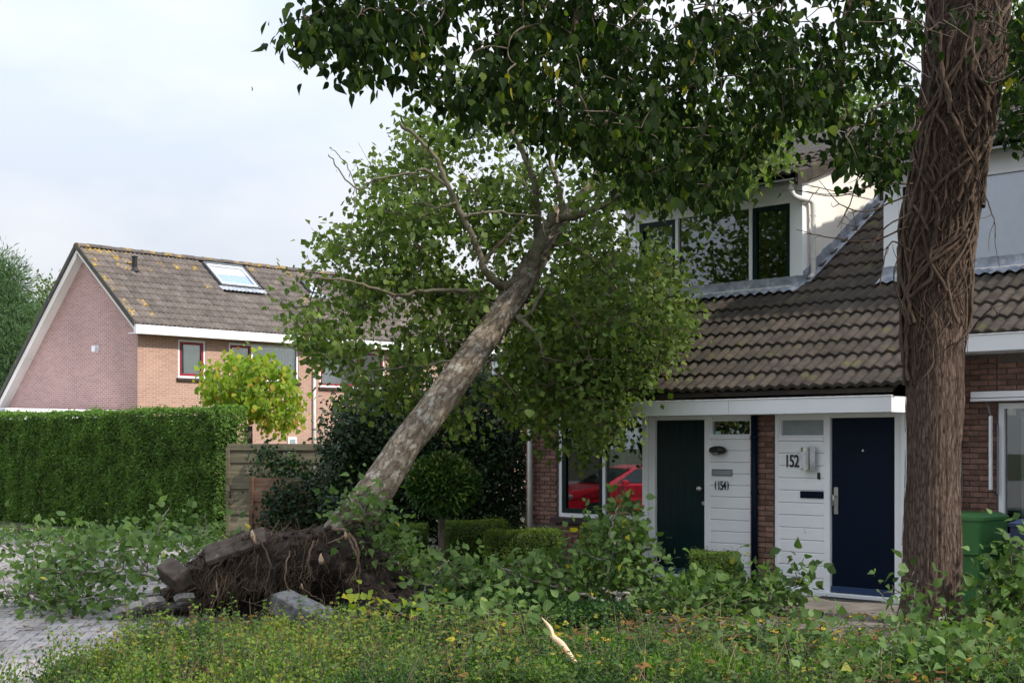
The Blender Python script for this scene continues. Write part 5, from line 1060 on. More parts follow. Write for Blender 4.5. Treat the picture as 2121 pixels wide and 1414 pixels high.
LIMBS = [  # (points (px,py,D), r0, r1)
    ([(1095, 565, 16.85), (1112, 515, 16.8), (1130, 475, 16.75), (1147, 440, 16.7)], .095, .05),
    ([(1090, 575, 16.8), (1040, 590, 16.5), (1003, 560, 16.3), (995, 530, 16.25), (955, 440, 16.1), (925, 380, 16.0), (905, 330, 15.95), (870, 290, 15.9), (828, 256, 15.8)], .05, .016),
    ([(1002, 545, 16.3), (1035, 505, 16.3), (1070, 470, 16.4), (1090, 445, 16.5)], .03, .012),
    ([(1115, 530, 17.0), (1112, 440, 16.9), (1108, 385, 16.8), (1085, 320, 16.7), (1050, 255, 16.6), (1035, 200, 16.6)], .055, .02),
    ([(1165, 450, 17.3), (1160, 395, 17.3), (1145, 350, 17.3), (1130, 290, 17.3)], .045, .02),
    ([(1150, 455, 17.2), (1200, 445, 17.1), (1250, 425, 17.0), (1300, 395, 16.9), (1370, 380, 17.0), (1450, 360, 17.2)], .05, .018),
    ([(1125, 600, 16.7), (1105, 640, 16.5), (1080, 660, 16.4)], .03, .02),
    ([(1068, 655, 16.5), (1095, 675, 16.3), (1115, 705, 16.2), (1125, 740, 16.2)], .035, .014),
    ([(1105, 590, 16.8), (1150, 615, 16.6), (1180, 640, 16.5), (1200, 680, 16.5), (1230, 760, 16.6)], .028, .01),
    ([(1135, 505, 17.1), (1190, 510, 16.9), (1235, 545, 16.8), (1280, 600, 16.9), (1320, 650, 17.1)], .03, .01),
    ([(1000, 600, 16.3), (950, 600, 16.1), (880, 602, 16.0), (820, 610, 15.9), (740, 585, 15.8), (660, 575, 15.7)], .03, .01),
    ([(925, 385, 16.0), (880, 352, 15.9), (850, 360, 15.85), (780, 370, 15.8), (738, 390, 15.75), (705, 355, 15.7), (680, 320, 15.65)], .018, .006),
    ([(738, 390, 15.75), (735, 430, 15.7), (728, 470, 15.7), (720, 485, 15.7)], .008, .003),
    ([(738, 390, 15.75), (720, 345, 15.7), (690, 310, 15.65), (682, 305, 15.65)], .007, .003),
    ([(960, 450, 16.1), (1000, 440, 16.1), (1050, 440, 16.2), (1120, 450, 16.4)], .02, .01),
    ([(945, 420, 16.05), (905, 430, 16.0), (870, 420, 15.9)], .018, .008),
    ([(1240, 360, 17.7), (1320, 300, 17.8), (1420, 270, 18.0), (1540, 260, 18.2)], .04, .015),
    ([(1000, 730, 16.1), (940, 745, 15.9), (860, 760, 15.8), (760, 770, 15.7)], .02, .008),
]
lp = []
for pts_, r0, r1 in LIMBS:
    P = smooth_path([pt(*q) for q in pts_], 8+4*len(pts_)); P[2:-1] += rng.normal(size=(len(P)-3, 3))*.008; lp.append(P)
    tubes('limb', [(P, np.linspace(r0, r1, len(P)))], 9, LIMB, FT)
sp = MB()
for (a, b, d, h) in ((1148, 440, 16.78, .22), (1152, 447, 16.8, .16), (1143, 446, 16.8, .12)): c = pt(a, b, d); sp.tube([c-[0, 0, .08], c, c+[.02, 0, h*.5], c+[.03*random.random(), 0, h]], [.03, .028, .014, .002], 6)
sp.build('split_wood', PALEW, FT, world=True)
def blocked(P):
    h = to_h(P); a, b, z = h[:, 0], h[:, 1], h[:, 2]; inside = (a > -6.0)
    bad = inside & (z < 2.78) & (b > .75); bad |= inside & (z >= 2.6) & (b > .35) & (z < rzv(b)+.12); bad |= (a > -4.65) & (a < -1.3) & (b > 1.55) & (z > 3.7) & (z < 5.35+(b-1.46)*DSL); bad |= (a > -2.9) & (b > -.5) & (z < rzv(b)+.1)
    return bad
rzv = lambda b: 2.454+(b+.32)*math.tan(PITCH)
def fallen_crown():
    regs = [([(830, 270), (850, 190), (960, 150), (1100, 170), (1260, 200), (1290, 420), (1200, 470), (1060, 480), (960, 440), (900, 420), (770, 420), (745, 380), (770, 335), (840, 330)], 165, (16.2, 18.6)),
            ([(590, 690), (585, 605), (640, 560), (650, 500), (690, 490), (740, 480), (770, 420), (940, 430), (1060, 480), (1090, 560), (1000, 700), (900, 760), (820, 800), (760, 780), (690, 760), (640, 730)], 230, (15.7, 17.9)),
            ([(1240, 220), (1400, 230), (1560, 250), (1625, 320), (1600, 365), (1540, 385), (1430, 400), (1300, 415), (1240, 400)], 190, (16.3, 19.6)),
            ([(1120, 480), (1270, 440), (1290, 510), (1400, 540), (1425, 590), (1425, 640), (1420, 720), (1380, 760), (1330, 800), (1310, 900), (1260, 930), (1180, 930), (1120, 900), (1060, 860), (1010, 800), (1060, 700), (1120, 560)], 300, (16.0, 19.4)),
            ([(1040, 720), (1150, 640), (1300, 650), (1400, 700), (1340, 770), (1300, 860), (1180, 900), (1080, 850)], 150, (17.0, 19.4)),
            ([(700, 800), (760, 790), (850, 800), (960, 830), (1000, 900), (900, 880), (830, 870), (760, 850)], 22, (15.8, 17.2))]
    C_ = []
    for poly, n, (d0, d1) in regs:
        q = sample_poly(poly, n*4); D = d0+(d1-d0)*rng.random(len(q)); P = np.array([pt(a, b, d) for (a, b), d in zip(q, D)])
        hole = np.array([mnoise.noise((a*.016, b*.016, 1.7)) for a, b in q]); thr = .10 if poly[0][0] in (830, 590) else .45
        ok = ~blocked(P) & (hole < thr); P = P[ok][:n]; C_.append(P)
    Cc = np.concatenate(C_); nodes = np.concatenate(lp+[np.array(fpath[8:])]); tw = grow(nodes, Cc, r0=.016, r1=.003, sag=-.02, wob=.08); tubes('twig', [(p, r) for p, r, _ in tw], 5, TWIG, FT, kind='stuff')
    P, D, U, S, rn, ex = [], [], [], [], [], []
    for (p, r, ti) in tw:
        c = Cc[ti]
        for _ in range(2): e = c+rng.normal(size=3)*.16; i = random.randint(3, 5); ex.append((smooth_path([p[i], (p[i]+e)/2+rng.normal(size=3)*.03, e], 6), np.linspace(.004, .0018, 6)))
        k = int(random.gauss(34, 8)); off = rng.normal(size=(k, 3))*.145*np.array([1, 1, .9]); P.append(c+off); D.append(rvec(k)*.8+np.array([.15, 0, -.45])); U.append(rvec(k)*.9+np.array([.3, -.35, .5])); S.append(.058+.052*rng.random(k)); rn.append(np.clip(rng.normal(.46+random.gauss(0, .12), .2, k), 0, 1))
    P, D, U, S, rn = map(np.concatenate, (P, D, U, S, rn)); ok = ~blocked(P) & ~(seg_hits(P, ft_px[3:11], 4, .2) & (rng.random(len(P)) < .93))
    for i in (0, 1, 2, 3, 4, 5, 7, 10, 11, 14): q = LIMBS[i]; ok &= ~(seg_hits(P, [(a, b, d, q[1]*90) for a, b, d in q[0]], 7, .1) & (rng.random(len(P)) < .9))
    leaves_split(FT, P[ok], D[ok], U[ok], S[ok], rn[ok], L_FALL, 300, hi=False, wide=1.55, name='crown')
    tubes('fine_twig', ex, 4, TWIG, FT, kind='stuff')
    cones = Cc[rng.integers(0, len(Cc), 240)]+rng.normal(size=(240, 3))*.13      # small alder cones
    foliage('cone', cones, rvec(240), rvec(240), np.full(240, .03), np.zeros(240), LIMB, FT, wide=1.2)
fallen_crown()
# --- root plate
def root_plate():
    ns, nt = 150, 70; xs_px = [345, 400, 440, 500, 560, 620, 700, 745, 790, 840, 905]; tops = [1225, 1165, 1135, 1110, 1096, 1098, 1084, 1096, 1130, 1190, 1270]; V = np.zeros((ns, nt, 3))
    for i in range(ns):
        s = i/(ns-1); px = 345+s*(905-345); ty = np.interp(px, xs_px, tops); Dt = 14.75; X = (px-CX)/F*Dt; ht = max(.02, EYE-(ty-YH)/F*Dt)
        und = np.interp(px, [345, 430, 480, 640, 720, 780, 905], [.1, .38, .55, .55, .25, -.2, -.35])       # undercut (+) or spill (-)
        thick = np.interp(px, [345, 420, 560, 700, 780, 905], [.10, .30, .42, .45, .35, .05])
        prof = [(Dt+1.0, .0), (Dt+.62, ht*.62), (Dt+.3, ht*.92), (Dt+.0, ht), (Dt-.22, ht*.97), (Dt-.36, max(ht-.12, ht*.8)), (Dt-.38, max(ht-thick, ht*.35)), (Dt-.36+und*.5, max(ht-thick-.14, ht*.22)), (Dt-.36+und, max(.02, ht*.1)), (Dt-.40+und*.9, -.12)]
        Pp = smooth_path(np.array(prof), nt)
        for j in range(nt):
            p = np.array([X, Pp[j, 0], Pp[j, 1]]); q = (p[0]*2.6, p[1]*2.6, p[2]*2.6); d = mnoise.fractal(q, .8, 2.1, 6)*.15; d2 = mnoise.noise((p[0]*11, p[1]*11, p[2]*11))*.03; w = min(1, j/10)*min(1, (nt-1-j)/6)
            V[i, j] = p+np.array([d*.4, -d*.9, d*.5+d2])*w
    idx = np.arange(ns*nt).reshape(ns, nt); f = np.stack([idx[:-1, :-1], idx[1:, :-1], idx[1:, 1:], idx[:-1, 1:]], -1).reshape(-1, 4)
    rp_ = link('root_plate', mesh_np('root_plate', V.reshape(-1, 3), [f], smooth=True), SOIL, FT, True)
    # matted tufts of fibre on the lip, loose strands below, a dark hollow behind
    fib = []
    for _ in range(62):
        i = int(np.clip(random.gauss(.33, .15), .04, .92)*(ns-1)); j = random.randint(30, 50); c = V[i, j]; lean = random.gauss(-.25, .5); big = random.uniform(.5, 1.5); m_ = random.randint(14, 46)
        for _ in range(m_):
            p = c+rng.normal(size=3)*np.array([.06, .02, .035])*big; ln = random.uniform(.03, .19)*big; n = 5; u = np.linspace(0, 1, n)[:, None]; d = np.array([lean+random.gauss(0, .45), -.35+random.gauss(0, .25), -.75+random.gauss(0, .35)])
            P = p+np.array([0, -.012, 0])+u*d*ln+u**2*np.array([0, 0, -ln*.4])+np.cumsum(rng.normal(size=(n, 3))*.007, 0); P[:, 2] = np.maximum(P[:, 2], .012); fib.append((P, np.linspace(random.uniform(.0015, .004), .0009, n)))
    for _ in range(360):
        i = int(np.clip(random.gauss(.45, .22), .03, .95)*(ns-1)); j = random.randint(32, 62); p = V[i, j]; ln = random.uniform(.05, .30)*random.random()**.5; sway = rng.normal(size=3)*.12; sway[1] -= .03; n = 7; u = np.linspace(0, 1, n)[:, None]
        P = p+np.array([0, -.012, 0])+u*np.array([0, -.04, 0])+u**1.3*np.array([0, 0, -ln])+np.sin(u*2.6)*sway*.6+np.cumsum(rng.normal(size=(n, 3))*.012, 0); P[:, 2] = np.maximum(P[:, 2], .015); fib.append((P, np.linspace(random.uniform(.0015, .004), .0010, n)))
    for _ in range(260):                                 # sideways rootlets on the soil slope
        i = random.randint(4, ns-5); j = random.randint(22, 58); p = V[i, j]; d = np.array([random.gauss(0, .14), -.03, random.gauss(-.04, .05)]); n = 6; u = np.linspace(0, 1, n)[:, None]; P = p+np.array([0, -.015, .005])+u*d+np.cumsum(rng.normal(size=(n, 3))*.010, 0); P[:, 2] = np.maximum(P[:, 2], .015); fib.append((P, np.linspace(.0035, .0012, n)))
    # clods of earth sticking to the plate and fallen at its foot
    cv, cf = [], []; nb = 0
    for q in range(330):
        if q < 230: i = random.randint(3, ns-4); j = random.randint(16, 62); c = V[i, j]+np.array([0, -.01, 0]); rr = random.uniform(.010, .045)
        else: c = np.array([random.uniform(-3.25, -.95), 14.15+random.gauss(0, .16), .015]); rr = random.uniform(.012, .05)
        ph = random.random()*50
        for a in range(5):
            for b in range(7):
                t_ = math.pi*a/4; f2 = 2*math.pi*b/7; d = np.array([math.sin(t_)*math.cos(f2), math.sin(t_)*math.sin(f2), math.cos(t_)]); cv.append(c+d*rr*np.array([1.2, 1, .8])*(1+.9*mnoise.noise((d[0]*2.2+ph, d[1]*2.2, d[2]*2.2))))
        for a in range(4):
            for b in range(7): cf.append((nb+a*7+b, nb+(a+1)*7+b, nb+(a+1)*7+(b+1) % 7, nb+a*7+(b+1) % 7))
        nb += 35
    o = link('soil_clod', mesh_np('soil_clod', np.array(cv), [np.array(cf)], smooth=False), SOIL, FT, True); o['kind'] = 'stuff'
    tubes('root_fibre', fib, 3, FIBRE, FT, kind='stuff')
    roots = [([(722, 1105, 14.3), (740, 1130, 14.15), (742, 1165, 14.1), (730, 1205, 14.1)], .020, .006), ([(716, 1100, 14.3), (735, 1140, 14.1), (745, 1175, 14.1), (742, 1230, 14.15)], .016, .005), ([(690, 1095, 14.4), (715, 1098, 14.25), (712, 1110, 14.2), (680, 1125, 14.2)], .02, .008), ([(500, 1215, 14.2), (525, 1225, 14.1), (545, 1215, 14.05), (570, 1235, 14.0)], .008, .004), ([(535, 1150, 14.2), (530, 1200, 14.05), (528, 1235, 14.05), (526, 1275, 14.1)], .007, .003), ([(448, 1200, 14.2), (450, 1230, 14.1), (436, 1262, 14.1)], .010, .006), ([(620, 1215, 14.1), (660, 1240, 14.0), (680, 1255, 14.0)], .008, .004),
             ([(540, 1120, 14.3), (560, 1170, 14.1), (552, 1215, 14.05), (560, 1255, 14.1)], .012, .004), ([(650, 1120, 14.3), (640, 1160, 14.1), (650, 1200, 14.1)], .014, .005), ([(790, 1090, 14.6), (740, 1080, 14.5), (720, 1085, 14.4)], .03, .02), ([(470, 1150, 14.3), (430, 1195, 14.1), (415, 1230, 14.1)], .012, .004), ([(600, 1140, 14.25), (590, 1190, 14.1), (600, 1230, 14.1), (590, 1270, 14.15)], .01, .004)]
    for q, r0, r1 in roots:
        P = smooth_path([pt(*a) for a in q], 16); P[1:] += rng.normal(size=(15, 3))*.006; P[:, 2] = np.maximum(P[:, 2], .02); tubes('root', [(P, np.linspace(r0, r1, 16))], 7, ROOTW, FT)
    for (a, b, d, r) in ((523, 1106, 14.25, .022), (527, 1118, 14.25, .014), (716, 1108, 14.2, .018), (665, 1158, 14.25, .03), (625, 1212, 14.1, .012)):
        c = pt(a, b, d); m = MB(); m.tube([c+[0, .05, -.03], c, c+[.0, -.02, r*1.2], c+[.004, -.025, r*2.2]], [r, r*.9, r*.5, .002], 7); m.build('split_wood', PALEW, FT, world=True)
    # crumbs of soil at the foot
    n = 900; P = np.stack([rng.uniform(-3.3, -1.0, n), 14.1+rng.normal(size=n)*.25, .01+rng.random(n)*.02], 1); foliage('soil_crumb', P, rvec(n), rvec(n), .02+.04*rng.random(n)**2, rng.random(n), SOIL, FT, wide=1.6)
root_plate()
# --- kerbs and loose pavers
def rough_block(size, mark, amp=.014, n=(16, 6, 6)):
    """box with subdivided, worn and chipped faces"""
    import bmesh
    bm = bmesh.new(); bmesh.ops.create_cube(bm, size=1.0); bmesh.ops.subdivide_edges(bm, edges=bm.edges[:], cuts=9, use_grid_fill=True)
    for v in bm.verts:
        c = v.co.copy(); e = sorted([abs(c.x), abs(c.y), abs(c.z)]); edge = max(0, e[1]-.38)/.12           # pull edges in
        p = Vector((c.x*size[0], c.y*size[1], c.z*size[2])); k = mnoise.fractal((p.x*7+mark, p.y*7, p.z*7), .9, 2.1, 4)
        inw = Vector((c.x*size[0], c.y*size[1]*1.0, c.z*size[2])).normalized(); v.co = p-inw*edge*(.010+.016*max(0, k+.1))+Vector(mnoise.noise_vector((p.x*11+mark, p.y*11, p.z*11)))*amp*.6+inw*k*amp*.6
    me = bpy.data.meshes.new('concrete_kerb'); bm.to_mesh(me); bm.free(); return me
def slab_obj(name, label, cat, c, size, rot, mat, group, mark=0):
    o = link(name, rough_block(size, mark*3.7), mat); o.location = tuple(map(float, c)); o.rotation_euler = rot; tag(o, label, cat, group); return o
KG = 'kerb stones torn up by the roots'
slab_obj('concrete_kerb', 'long soiled kerb stone lying tilted on the left top of the root plate', 'kerb', pt(488, 1130, 14.40), (.64, .30, .06), (R(30), R(-19), R(6)), CONCD, KG, mark=1)
slab_obj('concrete_kerb', 'dark soiled kerb stone on the crest of the root plate below the trunk', 'kerb', pt(634, 1116, 14.64), (.58, .28, .06), (R(30), R(-8), R(4)), CONCD, KG, mark=2)
slab_obj('concrete_kerb', 'short brown kerb block standing on end at the left of the root plate', 'kerb', pt(362, 1190, 14.1), (.20, .30, .22), (R(28), R(-32), R(38)), CONCD, KG, mark=3)
slab_obj('concrete_kerb', 'grey concrete kerb lying in the pit before the roots', 'kerb', pt(632, 1268, 13.85)+np.array([0, 0, 0]), (.76, .26, .20), (R(8), R(14), R(-38)), CONC, KG, mark=4)
slab_obj('concrete_kerb', 'flat brown kerb piece at the edge of the pit, left of the grey kerb', 'kerb', pt(450, 1290, 13.6), (.32, .10, .08), (R(10), R(12), R(-10)), CONCD, KG, mark=5)
S0 = gpt(262, 1277, .03); S1 = pt(372, 1222, 14.0); e1 = (S1-S0)/np.linalg.norm(S1-S0); e2 = norm(np.cross(np.array([0, 0, 1.0]), e1)); e3 = np.cross(e1, e2)
for i in range(7):                                      # a strip of paving tilted up by the root plate, its bricks coming apart
    for j in range(-1, 3):
        if (i+j*3) % 7 == 5 or (i == 6 and j < 1): continue
        c = S0+e1*(.06+.105*i)+e2*(.205*j+(.10 if i % 2 else 0))+e3*random.uniform(-.02, .015)-np.array([0, 0, .035*max(0, j)])
        o = bpy.data.objects.new('loose_paver', random.choice(PAVMESH)); COL.objects.link(o)
        o.matrix_world = Matrix(((e2[0], e1[0], e3[0], c[0]), (e2[1], e1[1], e3[1], c[1]), (e2[2], e1[2], e3[2], max(.0, c[2])), (0, 0, 0, 1))) @ (Matrix.Rotation(random.gauss(0, .10), 4, 'X') @ Matrix.Rotation(random.gauss(0, .10), 4, 'Y') @ Matrix.Rotation(random.gauss(0, .12), 4, 'Z'))
        tag(o, 'loose grey paving brick pushed up at the left foot of the root plate', 'paving brick', 'loose pavers beside the root plate')

# ================================================================== BROKEN BRANCHES ON THE GROUND
GB = 'storm-broken branches on the ground'
def branch(label, stems, poly, D0, D1, ncl, per, leaf, cap=70, mat=None, sig=.12, stemmat=None, pale=None, name='broken_branch', wide=1.42):
    mat = mat or L_BR; stemmat = stemmat or TWIGG; b0 = np.array(pt(*stems[0][0][0])); t = thing(name, label, 'branch', (b0[0], b0[1], 0), 0, GB); paths = []
    for pts_, r0, r1 in stems:
        P = smooth_path([pt(*q) for q in pts_], 6+5*len(pts_)); P[1:-1] += rng.normal(size=(len(P)-2, 3))*.008; P[:, 2] = np.maximum(P[:, 2], .02); paths.append(P); tubes('stem', [(P, np.linspace(r0, r1, len(P)))], 8, stemmat, t)
    q = sample_poly(poly, ncl); D = D0+(D1-D0)*rng.random(ncl); C_ = np.array([pt(a, b, d) for (a, b), d in zip(q, D)])
    gl = C_[:, 2] < .04; C_[gl] = np.array([gpt(a, max(b, 930), .05) for a, b in q[gl]]) if gl.any() else C_[gl]
    tw = grow(np.concatenate(paths), C_, r0=.009, r1=.0025, sag=.08, wob=.09); tubes('twig', [(p, r) for p, r, _ in tw], 5, TWIG, t, kind='stuff')
    idx = np.repeat(np.arange(ncl), per); off = rng.normal(size=(len(idx), 3))*sig; P = C_[idx]+off; P[:, 2] = np.maximum(P[:, 2], .03+.03*rng.random(len(P)))
    Dd = norm(norm(off)*.6+rvec(len(P))*.7+np.array([0, -.15, .1])); U = norm(rvec(len(P))*.75+np.array([.2, -.35, .8])); S = leaf*(.6+.75*rng.random(len(P))); rn = np.clip(rng.normal(.45, .2, len(P))+(rng.random(len(P)) < .008)*.6, 0, 1)
    if blocked is not None: ok = ~blocked(P); P, Dd, U, S, rn = P[ok], Dd[ok], U[ok], S[ok], rn[ok]
    leaves_split(t, P, Dd, U, S, rn, mat, cap, hi=True, wide=wide, name='foliage')
    if pale:
        m = MB(); m.tube([pt(*pale[0]), pt(*pale[1])], pale[2], 9); m.build('cut_end', PALEW, t, world=True)
    return t
# left group on the road
branch('leafy branch lying across the road at the far left edge', [([(170, 1225, 15.2), (100, 1215, 15.3), (40, 1235, 15.0), (-40, 1220, 15.1)], .022, .010), ([(100, 1215, 15.3), (70, 1170, 15.6), (20, 1140, 15.8)], .012, .006)], [(-60, 1130), (30, 1110), (130, 1100), (200, 1150), (210, 1215), (150, 1255), (40, 1262), (-60, 1250)], 14.6, 16.2, 40, 10, .085)
branch('leafy branch with grey stem on the road left of the brown kerb block', [([(330, 1200, 14.9), (260, 1175, 15.0), (180, 1185, 15.0), (90, 1185, 15.1)], .024, .009), ([(255, 1175, 15.0), (200, 1205, 14.7), (120, 1232, 14.5), (60, 1230, 14.5)], .014, .006)], [(60, 1150), (150, 1105), (260, 1110), (340, 1130), (370, 1170), (320, 1215), (200, 1240), (100, 1240)], 14.5, 15.8, 55, 10, .085)
branch('upright leafy twigs rising from the road before the hedge', [([(360, 1180, 16.0), (330, 1140, 16.1), (330, 1090, 16.2), (350, 1050, 16.2)], .014, .005), ([(360, 1180, 16.0), (420, 1130, 16.3), (425, 1060, 16.4)], .012, .004)], [(290, 1130), (305, 1060), (345, 1040), (365, 1070), (400, 1060), (430, 1050), (450, 1100), (480, 1080), (520, 1090), (500, 1130), (420, 1150), (330, 1160)], 15.8, 16.8, 34, 9, .085)
branch('low leafy branches between the hedge foot and the road edge', [([(250, 1150, 18.2), (160, 1135, 18.6), (60, 1130, 19.0)], .02, .008)], [(-20, 1110), (60, 1095), (160, 1100), (290, 1120), (330, 1140), (240, 1165), (80, 1155), (-20, 1150)], 17.6, 19.5, 40, 11, .085)
branch('flattened leafy twigs along the road at the left foot of the roots', [([(330, 1230, 14.4), (250, 1235, 14.3), (150, 1240, 14.3)], .012, .005)], [(60, 1215), (200, 1215), (330, 1205), (300, 1250), (180, 1262), (60, 1255)], 14.0, 14.9, 30, 10, .075)
# round the trunk foot
branch('leafy shoots covering the foot of the leaning trunk', [([(770, 1120, 14.6), (755, 1070, 14.4), (745, 1040, 14.35)], .012, .005), ([(770, 1120, 14.6), (720, 1060, 14.4)], .01, .004)], [(700, 1085), (705, 1030), (740, 1015), (790, 1040), (800, 1090), (790, 1150), (740, 1130)], 14.2, 14.7, 30, 11, .075, mat=L_BR)
branch('bushy broken branch right of the root plate', [([(850, 1260, 14.4), (840, 1200, 14.6), (815, 1150, 14.8)], .018, .006), ([(850, 1260, 14.4), (900, 1190, 14.8), (930, 1160, 15)], .014, .005)], [(790, 1115), (830, 1120), (880, 1150), (950, 1185), (990, 1215), (960, 1255), (880, 1255), (840, 1210), (800, 1160)], 14.4, 15.6, 60, 11, .08)
branch('branch with thick bent sawn stem on the white gravel', [([(905, 1195, 15.3), (930, 1182, 15.2), (922, 1200, 15.1), (890, 1212, 15.0), (870, 1205, 15.0)], .036, .028)], [(880, 1195), (960, 1175), (1040, 1180), (1060, 1220), (980, 1240), (900, 1240)], 15.0, 15.9, 30, 10, .08)
branch('upright leafy branch with curved grey stem before the ground-floor window', [([(1255, 1190, 15.2), (1270, 1150, 15.2), (1275, 1125, 15.15), (1262, 1110, 15.15), (1270, 1080, 15.1), (1280, 1050, 15.1)], .022, .007), ([(1262, 1155, 15.2), (1240, 1158, 15.2), (1200, 1140, 15.2)], .012, .005)], [(1190, 1110), (1240, 1085), (1260, 1040), (1290, 1035), (1310, 1080), (1325, 1130), (1350, 1180), (1290, 1210), (1210, 1200)], 14.9, 15.9, 60, 11, .085)
branch('wide leafy branch heaped before the brick wall and window', [([(1290, 1260, 14.7), (1200, 1230, 15.0), (1100, 1200, 15.2), (1020, 1170, 15.4)], .024, .008), ([(1200, 1230, 15.0), (1170, 1190, 15.3), (1150, 1165, 15.4)], .014, .005)], [(990, 1185), (1060, 1165), (1150, 1155), (1220, 1165), (1260, 1200), (1230, 1255), (1120, 1260), (1020, 1230)], 14.7, 15.9, 85, 11, .085)
branch('broken branch with thick lichened stub lying before the green door', [([(1205, 1272, 14.3), (1250, 1270, 14.3), (1285, 1262, 14.4), (1340, 1275, 14.3), (1420, 1285, 14.2), (1490, 1270, 14.3)], .038, .012), ([(1283, 1262, 14.4), (1280, 1235, 14.4), (1290, 1228, 14.4), (1320, 1230, 14.5)], .03, .010), ([(1220, 1245, 14.6), (1250, 1250, 14.5), (1270, 1262, 14.4)], .012, .01)], [(1290, 1215), (1380, 1210), (1470, 1220), (1560, 1235), (1560, 1275), (1450, 1290), (1330, 1285)], 14.2, 15.2, 95, 11, .085)
branch('leafy branch heaped under the box bush and letter slot', [([(1440, 1270, 14.7), (1500, 1235, 14.9), (1560, 1220, 15.0)], .018, .006)], [(1370, 1210), (1420, 1215), (1480, 1228), (1560, 1225), (1570, 1265), (1450, 1270), (1370, 1240)], 14.6, 15.4, 50, 11, .08)
branch('small branch standing before the white boards left of the navy door', [([(1600, 1285, 14.3), (1620, 1240, 14.4), (1650, 1190, 14.4), (1665, 1155, 14.4)], .011, .004), ([(1600, 1285, 14.3), (1590, 1220, 14.5), (1570, 1180, 14.6)], .01, .004)], [(1555, 1190), (1580, 1170), (1610, 1210), (1640, 1190), (1660, 1150), (1680, 1165), (1660, 1230), (1680, 1280), (1600, 1285), (1560, 1270)], 14.1, 14.8, 38, 9, .085)
branch('twig with a few leaves before the lower half of the green door', [([(1345, 1230, 15.0), (1360, 1180, 15.0), (1372, 1145, 15.0)], .007, .003)], [(1345, 1150), (1375, 1130), (1392, 1150), (1370, 1180), (1350, 1185)], 14.95, 15.1, 5, 5, .085)
# right group round the standing trunk
branch('big leafy branch with pale sawn end before the standing trunk', [([(1868, 1315, 12.4), (1910, 1322, 12.5), (1960, 1320, 12.6), (2040, 1330, 12.7), (2140, 1330, 12.7)], .026, .012), ([(1930, 1322, 12.5), (1940, 1290, 12.4), (1960, 1270, 12.4)], .018, .006)], [(1880, 1290), (1960, 1290), (2040, 1290), (2140, 1280), (2160, 1400), (2050, 1414), (1920, 1400), (1860, 1370)], 11.8, 12.9, 90, 10, .085, pale=((1862, 1315, 12.38), (1872, 1315.5, 12.4), .030))
branch('leafy branch rising at the right edge before the green bin', [([(1990, 1310, 12.9), (2030, 1250, 13.0), (2060, 1180, 13.1), (2110, 1130, 13.1)], .018, .006), ([(2030, 1250, 13.0), (2100, 1220, 13.0), (2150, 1190, 13.0)], .012, .005)], [(2000, 1260), (2050, 1200), (2090, 1140), (2150, 1110), (2170, 1290), (2080, 1300), (1990, 1310)], 12.6, 13.4, 75, 10, .09)
branch('leafy twigs sprouting against the foot of the standing trunk', [([(1900, 1330, 13.1), (1890, 1270, 13.1), (1900, 1200, 13.15)], .008, .003), ([(1900, 1330, 13.1), (1850, 1260, 13.1), (1815, 1220, 13.1)], .008, .003)], [(1790, 1210), (1830, 1215), (1870, 1190), (1920, 1180), (1930, 1230), (1900, 1250), (1860, 1240)], 12.95, 13.25, 9, 5, .09)
branch('branch with long curved bare grey stem in the lower right foreground', [([(1700, 1425, 11.0), (1760, 1395, 11.1), (1800, 1370, 11.2), (1830, 1350, 11.3), (1880, 1355, 11.3), (1930, 1385, 11.2)], .016, .006), ([(1830, 1350, 11.3), (1860, 1300, 11.5), (1865, 1260, 11.6)], .008, .003), ([(1720, 1420, 11.0), (1820, 1410, 11.0), (1940, 1400, 11.0), (2060, 1414, 10.9)], .014, .008)], [(1660, 1330), (1760, 1310), (1850, 1320), (1960, 1340), (2130, 1350), (2150, 1430), (1900, 1440), (1680, 1430)], 10.8, 11.9, 95, 9, .075)
branch('flat leafy twigs on the ground between path and lower right corner', [([(1500, 1350, 12.2), (1600, 1340, 12.4), (1700, 1335, 12.4)], .010, .005)], [(1460, 1330), (1580, 1315), (1700, 1315), (1760, 1340), (1700, 1400), (1560, 1400), (1480, 1370)], 11.6, 12.9, 50, 8, .07, sig=.10)
branch('brown split twig with leaves lying before the broken stub', [([(940, 1318, 12.3), (1000, 1312, 12.3), (1060, 1302, 12.35), (1120, 1320, 12.3), (1180, 1330, 12.2)], .012, .007)], [(900, 1290), (1000, 1270), (1120, 1265), (1160, 1290), (1060, 1320), (950, 1330)], 12.2, 13.0, 16, 7, .09, stemmat=LIMB)
branch('twigs with large yellow-green leaves before the grey kerb', [([(760, 1320, 12.9), (790, 1285, 12.9), (800, 1255, 12.9)], .007, .003), ([(760, 1320, 12.9), (740, 1300, 12.8), (715, 1290, 12.8)], .006, .003)], [(700, 1275), (780, 1245), (850, 1265), (850, 1320), (760, 1335), (700, 1320)], 12.6, 13.2, 14, 6, .085, mat=lm('yellowing_leaf', [(0, (.10, .16, .03)), (.5, (.20, .25, .035)), (1, (.42, .38, .04))], trans=.35))
branch('leafy twigs lying before the white gravel in the middle of the bed', [([(880, 1290, 13.0), (980, 1275, 13.2), (1090, 1265, 13.3)], .010, .005)], [(850, 1255), (960, 1240), (1080, 1240), (1140, 1262), (1100, 1300), (960, 1310), (870, 1300)], 12.9, 13.9, 40, 8, .08, sig=.10)
branch('scattered leafy twig in the lower middle foreground', [([(1010, 1385, 11.2), (1080, 1370, 11.3), (1140, 1350, 11.5)], .007, .003)], [(960, 1360), (1060, 1345), (1130, 1350), (1100, 1395), (1000, 1405)], 10.9, 11.6, 12, 6, .075, sig=.10)
